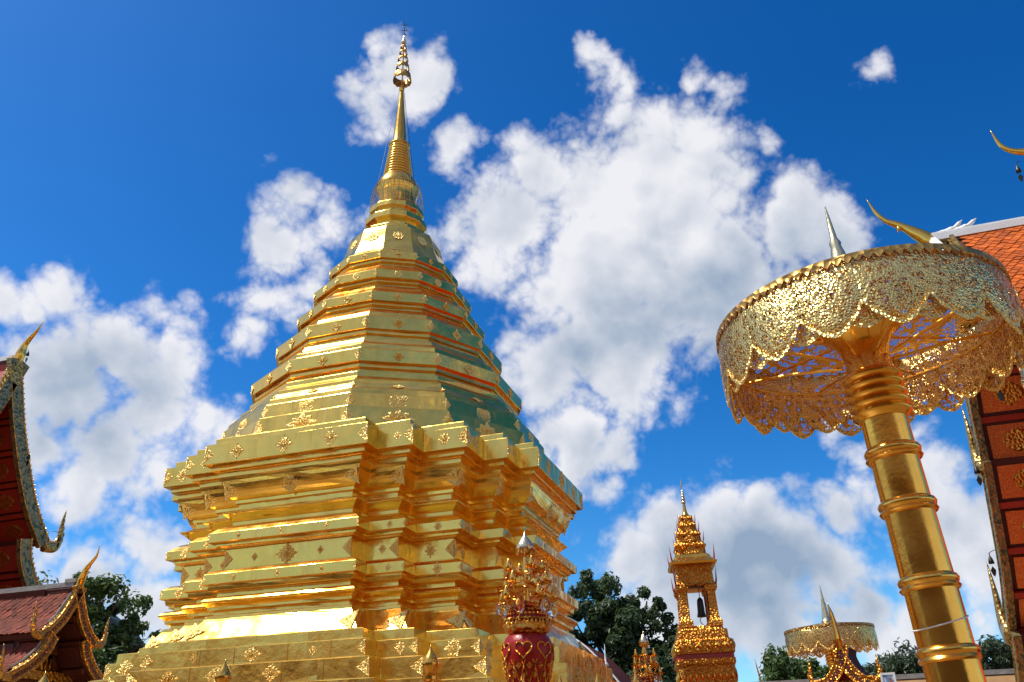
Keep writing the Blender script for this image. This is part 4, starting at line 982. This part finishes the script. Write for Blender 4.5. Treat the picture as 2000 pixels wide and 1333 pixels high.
def temple(root, tiers, depth, over, bw, bt, mats, tooth, tile=None, panels=0.9, setback=0.0, studs=None, flames=None):
    """one gabled, many-tiered roof in a local frame: gable in X,Z at Y = 0, building behind it along +Y"""
    wall = []
    for k, tr in enumerate(tiers):
        for side in (1, -1):
            cv = sp2(tr, 5)
            bargeboard(root, cv, side, bw, bt, mats['barge'], mats['crest'], tooth, studs)
            fh = (flames or {}).get((k, side), bw*2.6)
            e = cv[-1]; flame(root, (side*(e.x-0.1*fh), 0, e.y-bw*0.35), side, fh, 0.05, mats['crest'], 0.0)
            top = offset_curve(cv, -0.02); bot = offset_curve(cv, -0.16)
            mb = MB(); rings = []
            for y in (bt/2+0.003, depth):
                rings.append([(side*p.x, y, p.y) for p in top]+[(side*p.x, y, p.y) for p in reversed(bot)])
            mb.loft(rings); sl = mb.build('roof_slope', mats['slope'], root)
            if tile and (k, side) in tile:
                y0, y1, w, l, limit = tile[(k, side)]
                lay_tiles(sl, cv, side, y0, y1, w, l, mats['tile'], limit, lambda q: (q[2]-y0)*1.0+0.3*abs(q[0].x))
            # coffered underside of the overhang
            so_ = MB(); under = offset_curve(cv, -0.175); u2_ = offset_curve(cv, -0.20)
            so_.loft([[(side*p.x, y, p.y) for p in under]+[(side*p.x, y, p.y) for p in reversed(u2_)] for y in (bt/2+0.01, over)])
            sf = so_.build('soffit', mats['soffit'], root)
            ln = sum((b-a).length for a, b in zip(cv, cv[1:])); n = max(2, int(ln/panels)); cum = 0.0; tgt = [ln*(i+0.5)/n for i in range(n)]; i0 = 0; d = 0.0
            for a, b in zip(u2_, u2_[1:]):
                sl_ = (b-a).length
                while i0 < n and tgt[i0] <= d+sl_:
                    t = (b-a)/sl_; p = a+t*(tgt[i0]-d); nn = Vector((t.y, -t.x)); half = ln/n*0.36
                    # panel board with a raised lozenge, and the batten beside it
                    q = [p-t*half, p+t*half]
                    mb = MB(); mb.loft([[(side*v.x, y, v.y) for v in (q[0], q[1], q[1]+nn*0.03, q[0]+nn*0.03)] for y in (bt/2+0.12, over-0.08)])
                    pb = mb.build('soffit_panel', mats['panel'], sf)
                    ym = (bt/2+0.12+over-0.08)/2; wy = (over-0.2)*0.26; c = p+nn*0.036
                    loz = MB(); ring = []
                    for s_, hh in ((1, 0.0), (0.8, 0.02), (0.4, 0.01)):
                        ring.append([(side*(c.x+t.x*half*0.72*s_*math.copysign(abs(math.sin(th))**1.7, math.sin(th))+nn.x*hh), ym+wy*s_*math.cos(th), c.y+t.y*half*0.72*s_*math.copysign(abs(math.sin(th))**1.7, math.sin(th))+nn.y*hh) for th in [2*math.pi*j/12 for j in range(12)]])
                    loz.loft(ring, False, True); loz.build('lozenge', mats['loz'], pb) if not mats.get('noloz') else None
                    m_ = p+t*(ln/n*0.5)
                    mb = MB(); mb.loft([[(side*v.x, y, v.y) for v in (m_-t*0.07, m_+t*0.07, m_+t*0.07+nn*0.10, m_-t*0.07+nn*0.10)] for y in (bt/2+0.02, over)])
                    mb.build('batten', mats['batten'], sf); i0 += 1
                d += sl_
        wall += tr
    # gable wall behind the overhang
    cur = [p for tr in tiers for p in tr]
    pts = []; last = -1
    for tr in tiers:
        for p in offset_curve(sp2(tr, 3), -0.24):
            if p.x > last+0.02: pts.append((p.x, p.y)); last = p.x
    poly = [(x, z) for x, z in pts]+[(pts[-1][0]-0.3, 0), (-pts[-1][0]+0.3, 0)]+[(-x, z) for x, z in reversed(pts)]
    MB().prism(poly, over, depth-0.2).build('gable_wall', mats['wall'], root)
    # carved pediment beams
    for z in [tr[-1][1] for tr in tiers]:
        x = max(p[0] for p in pts if p[1] > z-0.6) if any(p[1] > z-0.6 for p in pts) else 1
        MB().box((0, over-0.06, z-0.25), (2*x*0.96, 0.14, 0.22)).build('pediment_beam', mats['batten'], root)

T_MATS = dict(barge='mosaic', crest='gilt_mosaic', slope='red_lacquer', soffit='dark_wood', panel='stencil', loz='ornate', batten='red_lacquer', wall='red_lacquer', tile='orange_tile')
# left hall
LV = thing('temple_hall', 'tall red temple hall at left edge with mosaic bargeboard and hooked ridge finial', 'temple', (-13.62, 0, 0), R(90))
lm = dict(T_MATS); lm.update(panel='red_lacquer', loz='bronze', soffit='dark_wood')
temple(LV, [[(0, 14.35), (0.34, 13.35), (0.72, 12.28), (1.3, 11.01), (1.88, 9.94), (2.46, 9.18), (2.72, 8.88)], [(2.0, 8.8), (2.12, 8.3), (2.5, 7.65), (3.2, 6.9), (4.1, 6.4)], [(3.7, 6.3), (3.9, 5.8), (4.5, 5.1), (5.4, 4.5)]],
       9.0, 1.7, 0.42, 0.16, lm, 0.17, None, 0.95, flames={(0, 1): 1.35, (0, -1): 1.35})
chofa(LV, [(0, 0.05, 14.15), (0, -0.02, 14.5), (0, -0.12, 14.85), (0, -0.30, 15.10), (0, -0.48, 15.30), (0, -0.66, 15.62)], [0.15, 0.17, 0.10, 0.075, 0.05, 0.006], 'gold_smooth', 0.12)
MB().box((0, 4.6, 14.36), (0.3, 8.9, 0.22)).build('ridge', 'white_trim', LV)
MB().prism([(-0.17, 13.45), (0.17, 13.45), (0.26, 13.62), (0.08, 14.38), (-0.08, 14.38), (-0.26, 13.62)], -0.09, 0.25).build('apex_block', 'gilt_mosaic', LV)

# right hall
RV = thing('temple_hall', 'temple hall at right edge with bright orange tiled roof and white ridge', 'temple', (14.45, 0, 0), R(-90))
rm = dict(T_MATS); rm.update(slope='dark_wood')
temple(RV, [[(0, 12.7), (0.8, 11.75), (1.5, 11.0), (2.2, 10.15), (2.7, 9.25), (3.05, 8.1)], [(2.86, 8.15), (3.2, 7.4), (3.6, 6.5), (4.1, 5.6), (5.1, 4.55)], [(4.7, 4.45), (5.0, 3.9), (5.6, 3.2), (6.4, 2.6)]],
       6.5, 1.5, 0.34, 0.16, rm, 0.15, {(0, 1): (0.16, 6.4, 0.19, 0.25, 300), (1, 1): (0.16, 6.4, 0.19, 0.25, 0), (2, 1): (0.16, 6.4, 0.19, 0.25, 0)}, 1.0, flames={(0, 1): 1.5, (0, -1): 1.9, (1, -1): 1.9})
MB().box((0, 1.39, 12.74), (0.26, 3.62, 0.17)).build('ridge', 'white_trim', RV)
MB().box((0, 1.39, 12.86), (0.16, 3.62, 0.06)).build('ridge', 'white_trim', RV)
for k, (y, h) in enumerate(((-0.37, 0.34), (-0.07, 0.30))):
    MB().tube(spline([(0, y, 12.82), (0, y+0.25, 12.86), (0, y+0.5, 12.95), (0, y+0.72, 12.95+h*0.55)], 5), [0.09]*6+[0.08]*4+[0.05]*4+[0.02, 0.006], 6).build('ridge_curl', 'white_trim', RV, smooth=True)
MB().tube([(0.05, -0.40, 12.70), (0.8, -0.25, 11.78), (1.5, -0.02, 11.05)], 0.10, 6).build('white_verge', 'white_trim', RV)
CH_R = [(0, -0.24, 12.4), (0, -0.46, 12.74), (0, -0.70, 13.0), (0, -0.90, 13.2), (0, -1.10, 13.36), (0, -1.28, 13.5), (0, -1.45, 13.78), (0, -1.58, 14.2)]
CH_RAD = [0.16, 0.19, 0.15, 0.10, 0.085, 0.06, 0.045, 0.006]
chofa(RV, CH_R, CH_RAD, 'gold_smooth', 0.14)
# higher roof behind it
RM = thing('upper_temple_roof', 'golden hooked ridge finial of the higher temple roof at the right edge', 'roof', (17.3, 0, 0), R(-90))
chofa(RM, [(0, 0.12, 14.55), (0, -0.05, 14.62), (0, -0.4, 14.62), (0, -0.75, 14.66), (0, -1.05, 14.78), (0, -1.24, 15.02), (0, -1.34, 15.5)], [0.17, 0.16, 0.11, 0.095, 0.07, 0.05, 0.006], 'gold_smooth', 0.16)
for side in (1, -1):
    cv = sp2([(0, 14.4), (1.0, 13.1), (2.2, 12.0), (3.4, 11.2)], 4); bo = offset_curve(cv, -0.15)
    MB().loft([[(side*p.x, y, p.y) for p in cv]+[(side*p.x, y, p.y) for p in reversed(bo)] for y in (0.1, 6)]).build('roof_slope', 'orange_tile', RM)
MB().box((0, 3.0, 14.42), (0.26, 5.8, 0.2)).build('ridge', 'white_trim', RM)
MB().prism([(-3.2, 11.2), (3.2, 11.2), (2.1, 11.9), (0.95, 12.95), (0, 14.2), (-0.95, 12.95), (-2.1, 11.9)], 0.4, 5.8).build('gable_wall', 'red_lacquer', RM)
MB().box((0, 3.1, 7.0), (6.4, 5.4, 8.6)).build('wall', 'red_lacquer', RM)

# low pavilion in front of the left hall
PV = thing('pavilion', 'low pavilion with weathered red tiles, grey ridge and pierced gilt bargeboards at lower left', 'pavilion', (-8.12, -1.2, 0), R(90))
pm = dict(barge='bronze', crest='bronze', slope='dark_wood', soffit='dark_wood', panel='dark_wood', loz='bronze', batten='dark_wood', wall='dark_wood', tile='pink_tile', noloz=True)
temple(PV, [[(0, 6.37), (0.2, 5.95), (0.45, 5.5), (0.72, 5.2), (0.95, 5.05)], [(0.62, 5.06), (0.8, 4.68), (1.15, 4.32), (1.65, 4.02)]],
       6.0, 0.9, 0.235, 0.10, pm, 0.09, {(0, -1): (0.12, 5.9, 0.17, 0.20, 220), (1, -1): (0.12, 5.9, 0.17, 0.20, 60)}, 0.7, studs=0.13, flames={(0, 1): 0.75, (0, -1): 0.75, (1, 1): 0.72, (1, -1): 0.72})
chofa(PV, [(0, 0.02, 6.25), (0, -0.03, 6.5), (0, -0.12, 6.75), (0, -0.26, 6.92), (0, -0.38, 7.08), (0, -0.42, 7.36)], [0.10, 0.115, 0.07, 0.05, 0.035, 0.005], 'gold_smooth', 0.10)
MB().box((0, 2.9, 6.36), (0.2, 5.6, 0.13)).build('ridge', 'grey_ridge', PV)
MB().box((0, 2.9, 6.27), (0.34, 5.6, 0.05)).build('ridge', 'grey_ridge', PV)
MB().box((0, 0.22, 6.46), (0.24, 0.36, 0.1)).build('ridge_cap', 'grey_ridge', PV)
for s, pp in ((-1, [(0.1, 6.1), (0.25, 5.85), (0.47, 5.49), (0.68, 5.26)]), (-1, [(0.72, 4.9), (0.85, 4.66), (1.2, 4.33), (1.55, 4.12)])):
    MB().tube([(s*u, 0.10, z+0.05) for u, z in pp], 0.035, 5).build('verge_mortar', 'grey_ridge', PV)
for i, (a, b, z0) in enumerate((((-0.35, 0), (0.35, 0), 4.6),)):
    for k in range(5):
        MB().prism([(-0.3+k*0.13, 4.3), (-0.2+k*0.13, 4.3), (-0.25+k*0.13, 4.75-abs(k-2)*0.08)], 0.72, 0.80).build('carved_leaf', 'bronze', PV)
MB().box((0, 0.76, 4.15), (2.6, 0.2, 0.22)).build('tie_beam', 'bronze', PV)

# small gabled shrine in front of the distant parasol
SH = thing('gabled_shrine', 'small gilded shrine gable with looped naga bargeboards and upright golden finial', 'shrine', (10.5, 6.1, 0), R(-14))
for side in (1, -1):
    cv = sp2([(0.03, 4.55), (0.10, 4.25), (0.26, 3.95), (0.48, 3.72), (0.66, 3.66)], 6)
    bo = bargeboard(SH, cv, side, 0.25, 0.10, 'ornate', 'ornate', 0.07, studs=0.1)
    flame(SH, (side*0.60, 0, 3.62), side, 0.62, -0.02, 'ornate')
    top = offset_curve(cv, -0.02); bot = offset_curve(cv, -0.10)
    MB().loft([[(side*p.x, y, p.y) for p in top]+[(side*p.x, y, p.y) for p in reversed(bot)] for y in (0.06, 1.6)]).build('roof_slope', 'maroon_roof', SH)
    MB().lathe([(0.09, 0), (0.09, 3.3), (0.12, 3.35), (0.10, 3.45), (0.11, 3.55)], 14, (side*0.5, 0.35, 0)).build('column', 'ornate', SH, auto=R(40))
MB().prism([(-0.5, 3.4), (0.5, 3.4), (0.18, 3.86), (0, 4.3), (-0.18, 3.86)], 0.28, 0.38).build('pediment', 'red_lacquer', SH)
MB().box((0, 0.3, 3.62), (0.9, 0.2, 0.08)).build('tie_beam', 'ornate', SH)
MB().box((0, 1.1, 1.7), (0.9, 0.9, 3.4)).build('wall', 'red_lacquer', SH)
chofa(SH, [(0, 0, 4.42), (0, -0.04, 4.66), (0, -0.06, 4.88), (-0.02, -0.06, 5.1), (-0.05, -0.08, 5.35), (-0.10, -0.10, 5.62)], [0.10, 0.13, 0.09, 0.07, 0.055, 0.006], 'gold_smooth')

# wind bells under the eaves
def wind_bell(label, loc, rod, s=1.0):
    b = thing('wind_bell', label, 'bell', loc, 0, 'wind bells under the eaves')
    MB().tube(spline([(0, 0, 0.16*s), (rod[0]*0.5, rod[1]*0.5, 0.22*s), (rod[0], rod[1], 0.2*s)], 4), 0.008, 5).build('hook', 'dark_metal', b)
    MB().lathe([(0.055*s, -0.05*s), (0.05*s, 0.0), (0.035*s, 0.06*s), (0.012*s, 0.10*s), (0.012*s, 0.16*s)], 12).build('bell_body', 'dark_metal', b, smooth=True)
    MB().prism([(0, -0.10*s), (0.05*s, -0.18*s), (0.03*s, -0.26*s), (0, -0.31*s), (-0.03*s, -0.26*s), (-0.05*s, -0.18*s)], -0.005, 0.005).build('leaf_clapper', 'dark_metal', b)
wind_bell('dark wind bell just under the hooked finial of the left hall', (-13.2, -0.08, 14.42), (-0.32, -0.05))
wind_bell('dark wind bell halfway down the left hall bargeboard', (-13.2, 0.88, 11.17), (-0.33, -0.1))
wind_bell('dark wind bell below the upswept tail of the left hall bargeboard', (-13.2, 2.78, 8.95), (-0.35, -0.2), 1.1)
wind_bell('wind bell hanging under the finial at the top right corner', (16.26, 0, 14.2), (0.1, 0), 1.1)
wind_bell('wind bell below the upper upswept tail of the right hall', (14.2, 2.67, 7.85), (0.25, 0.3), 1.2)
wind_bell('wind bell beside the lower upswept tail of the right hall', (14.2, 3.79, 5.95), (0.3, 0.15), 1.2)
wind_bell('wind bell against the red soffit just below the large parasol', (14.15, -1.75, 8.3), (0.3, 0.2), 1.2)

# maroon roof beyond the stupa
MR = thing('maroon_roof', 'dark maroon roof with white edge sloping down behind the stupa base', 'roof', (-2.6, 19.0, 0), 0)
cv = sp2([(0, 8.6), (1.4, 7.5), (2.7, 6.75), (3.6, 5.9), (4.3, 5.05), (4.9, 4.3)], 5)
for side in (1, -1):
    bot = offset_curve(cv, -0.9)
    MB().prism([(side*p.x, p.y) for p in cv]+[(side*p.x, p.y) for p in reversed(bot)], 0, 0.18).build('bargeboard', 'maroon_roof', MR)
    bot = offset_curve(cv, -0.12)
    MB().loft([[(side*p.x, y, p.y) for p in cv]+[(side*p.x, y, p.y) for p in reversed(bot)] for y in (0.19, 5)]).build('roof_slope', 'maroon_roof', MR)
    MB().tube([(side*p.x, 0.05, p.y+0.03) for p in cv], 0.06, 6).build('white_edge', 'white_trim', MR)
MB().prism([(-4.3, 0), (4.3, 0), (4.3, 4.2), (0, 7.7), (-4.3, 4.2)], 0.3, 4.8).build('gable_wall', 'maroon_roof', MR)
for u, z, h in ((3.82, 5.72, 0.95),):
    MB().lathe([(0.13, 0), (0.11, 0.1), (0.04, 0.2), (0.03, 0.5), (0.006, 0.9)], 10, (u, 0.1, z)).build('white_spike', 'white_trim', MR, smooth=True).scale = (1, 1, 1)

# cloister that closes the terrace: north range in view, south and west out of view, the south one added and sized for brown reflections
def cloister(label, c, length, rz, h):
    g = thing('cloister_range', label, 'building', c, rz)
    MB().box((0, 1.6, (h-2.2)/2), (length, 0.3, h-2.2)).build('wall', 'stone', g)
    for k in range(int(length/3)+1):
        MB().lathe([(0.2, 0), (0.2, 0.3), (0.15, 0.35), (0.15, h-2.5), (0.22, h-2.4), (0.22, h-2.2)], 10, (-length/2+3*k+0.3, -1.3, 0)).build('column', 'red_lacquer', g)
    for s in (1, -1):
        MB().loft([[(x, s*2.2, h-2.3), (x, s*1.0, h-1.0), (x, 0, h), (x, 0, h-0.15), (x, s*1.0, h-1.15), (x, s*2.2, h-2.45)] for x in (-length/2, length/2)]).build('roof_slope', 'ochre_roof', g)
    MB().box((0, 0, h+0.02), (length, 0.25, 0.16)).build('ridge', 'grey_ridge', g)
    return g
cloister('grey tiled ridge of the low cloister roof along the bottom right', (14, 16.2, 0), 20, 0, 4.45)
cloister('unseen south range of the cloister, added behind the viewpoint for brown reflections', (0, -27, 0), 56, R(180), 7.6)
cloister('west range of the cloister beside the left hall', (-24, -12, 0), 26, R(90), 6.0)
MB2 = thing('roof_spike', 'thin crooked spike finial left of the green bush', 'finial', (7.55, 17.9, 0))
MB().tube([(0.1, 0, 2.0), (0.08, 0, 4.6), (0.03, 0, 4.9), (-0.02, 0, 5.2), (-0.06, 0, 5.55)], [0.05, 0.045, 0.04, 0.025, 0.005], 6).build('spike', 'bronze', MB2)
for z in (4.7, 4.95, 5.2):
    MB().tube([(0.04, 0, z), (0.12, 0, z+0.05), (0.14, 0, z+0.14)], [0.025, 0.02, 0.004], 5).build('curl', 'bronze', MB2)

# framed picture board on a post
SG = thing('picture_board', 'small white-framed picture board at the bottom edge under the distant parasol', 'sign', (11.19, 0.06, 0), R(-6))
def pic_mat():
    m, nt, bs = mk('printed_picture'); n = link_noise(nt, 9, 3, coord='Object')
    nt.links.new(ramp(nt, n.outputs['Fac'], [(0.35, (0.35, 0.12, 0.04)), (0.48, (0.12, 0.3, 0.55)), (0.62, (0.55, 0.7, 0.8))]), bs.inputs['Base Color']); bs.inputs['Roughness'].default_value = 0.3
    return m
MB().box((0, 0, 3.1), (0.20, 0.02, 0.28)).build('picture', pic_mat(), SG)
for x in (-0.12, 0.12): MB().box((x, -0.004, 3.1), (0.04, 0.04, 0.36)).build('frame_bar', 'white_trim', SG)
for z in (2.94, 3.26): MB().box((0, -0.002, z), (0.2, 0.036, 0.04)).build('frame_bar', 'white_trim', SG)
MB().box((0.02, 0.04, 1.5), (0.06, 0.04, 3.0)).build('post', 'dark_wood', SG)

# ------------------------------------------------------------------ trees
def make_tree(name, label, loc, crowns, mat, leaf, nleaf, trunk_r, seed, cat='tree', feather=False):
    """crowns: (dx, dy, z, rx, rz) clumps; leaves are small bent quads spread through the clumps"""
    rnd = random.Random(seed)
    root = thing(name, label, cat, loc)
    zt = min(c[2] for c in crowns)
    tr = MB(); base = Vector((0, 0, 0)); fork = Vector((rnd.uniform(-.3, .3), rnd.uniform(-.3, .3), zt*0.72))
    tr.tube(spline([base, base.lerp(fork, 0.5)+Vector((0.15, 0, 0)), fork], 4), [trunk_r*(1-0.4*i/8) for i in range(9)], 9)
    for c in crowns:
        e = Vector((c[0], c[1], c[2]+c[4]*0.4)); m = fork.lerp(e, 0.5)+Vector((rnd.uniform(-.3, .3), rnd.uniform(-.3, .3), 0))
        pth = spline([fork-Vector((0, 0, 0.2)), m, e], 4); tr.tube(pth, [trunk_r*0.55*(1-0.85*i/(len(pth)-1)) for i in range(len(pth))], 6)
        for q in range(5):
            a = rnd.uniform(0, 6.28); e2 = m.lerp(e, rnd.random())+Vector((math.cos(a)*c[3]*0.75, math.sin(a)*c[3]*0.75, c[4]*rnd.uniform(-0.3, 0.6)))
            tr.tube([m.lerp(e, 0.3), m.lerp(e2, 0.6)+Vector((0, 0, 0.1)), e2], [trunk_r*0.2, trunk_r*0.12, 0.01], 5)
    tr.build('trunk', 'bark', root)
    vs, fs = [], []
    vol = [c[3]*c[3]*c[4] for c in crowns]; tot = sum(vol)
    for c, v in zip(crowns, vol):
        # sub-clumps give gaps and light and dark lumps
        nsub = max(14, int(60*(v/tot)*len(crowns)**0.5)); subs = []
        for _ in range(nsub):
            u = rnd.uniform(-1, 1); th = rnd.uniform(0, 6.28); rr = rnd.uniform(0.3, 1.0)
            s_ = math.sqrt(1-u*u); subs.append((Vector((c[0]+c[3]*rr*s_*math.cos(th), c[1]+c[3]*rr*s_*math.sin(th), c[2]+c[4]*rr*u)), rnd.uniform(0.14, 0.36)*c[3]))
        for _ in range(int(nleaf*v/tot)):
            sc, sr = subs[rnd.randrange(nsub)]
            d = Vector((rnd.gauss(0, 1), rnd.gauss(0, 1), rnd.gauss(0, 0.8))); d = d.normalized()*(rnd.random()**0.45)*sr
            p = sc+d; l = leaf*rnd.uniform(0.6, 1.35); wd = l*(0.32 if feather else 0.5)
            n = (d.normalized()+Vector((rnd.gauss(0, .5), rnd.gauss(0, .5), 0.5+rnd.gauss(0, .5)))).normalized()
            t = n.cross(Vector((rnd.gauss(0, 1), rnd.gauss(0, 1), rnd.gauss(0, 1)))).normalized(); b = n.cross(t)
            k = len(vs)
            vs += [tuple(p-t*l*0.5), tuple(p+b*wd*0.5+n*l*0.06), tuple(p+t*l*0.5-n*l*0.1), tuple(p-b*wd*0.5+n*l*0.06)]
            fs.append((k, k+1, k+2, k+3))
    mb = MB(); mb.v, mb.f = vs, fs
    me = bpy.data.meshes.new('crown'); me.from_pydata(vs, [], fs); me.materials.append(M[mat])
    put(me, 'crown', root)
    return root
G_T = 'trees around the temple terrace'
make_tree('broadleaf_tree', 'dark rounded tree between the pavilion and the stupa at left', (-20.6, 13.0, 0), [(0, 0, 8.7, 2.0, 1.6), (-1.5, -1.0, 8.3, 1.6, 1.5), (1.4, 1.0, 7.4, 1.5, 1.6), (0.2, 0.2, 6.2, 2.6, 1.6), (-1.6, -1.2, 6.2, 2.0, 1.6)], 'leaf_mid', 0.30, 15000, 0.35, 11)
make_tree('broadleaf_tree', 'treetop just showing between the left hall and the pavilion ridge', (-27.0, 16.6, 0), [(0, 0, 9.6, 2.2, 1.6), (-2, -1, 9.2, 2.0, 1.5)], 'leaf_mid', 0.30, 5000, 0.35, 12)
make_tree('evergreen_tree', 'tall dark tree with ragged crown between the stupa and the bell tower', (-0.4, 29.5, 0), [(-0.6, 0, 10.4, 1.9, 1.5), (-1.9, -0.4, 9.2, 1.5, 1.6), (1.7, 0.6, 9.6, 1.5, 1.4), (0.3, 0, 8.2, 2.3, 1.8), (2.9, 0.8, 8.0, 1.6, 1.6), (-1.6, 0, 7.0, 2.0, 1.8), (1.6, 0, 6.2, 2.6, 1.6), (-2.2, 0, 8.4, 1.7, 1.7), (0.6, 0, 9.4, 1.6, 1.2)], 'leaf_dark', 0.33, 26000, 0.45, 13)
make_tree('round_bush_tree', 'dense clipped green bush left of the distant parasol', (8.8, 22.2, 0), [(0, 0, 5.3, 1.4, 1.25), (-0.7, 0, 5.0, 1.1, 1.0), (0.8, 0.1, 5.0, 1.1, 1.0)], 'leaf_mid', 0.24, 6500, 0.25, 14)
make_tree('feathery_tree', 'grey-green feathery treetop between the distant parasol and the thick pole', (13.4, 24.9, 0), [(0, 0, 5.5, 1.5, 0.95), (-1.1, 0, 5.1, 1.1, 0.9), (1.3, 0, 5.3, 1.2, 0.9)], 'leaf_grey', 0.32, 3600, 0.2, 15, feather=True)
make_tree('feathery_tree', 'grey-green treetop right of the thick golden pole', (17.3, 24.4, 0), [(0, 0, 5.6, 1.3, 1.0), (-1.0, 0, 5.2, 1.0, 0.9), (1.2, 0, 5.3, 1.1, 1.0)], 'leaf_grey', 0.32, 3600, 0.2, 16, feather=True)
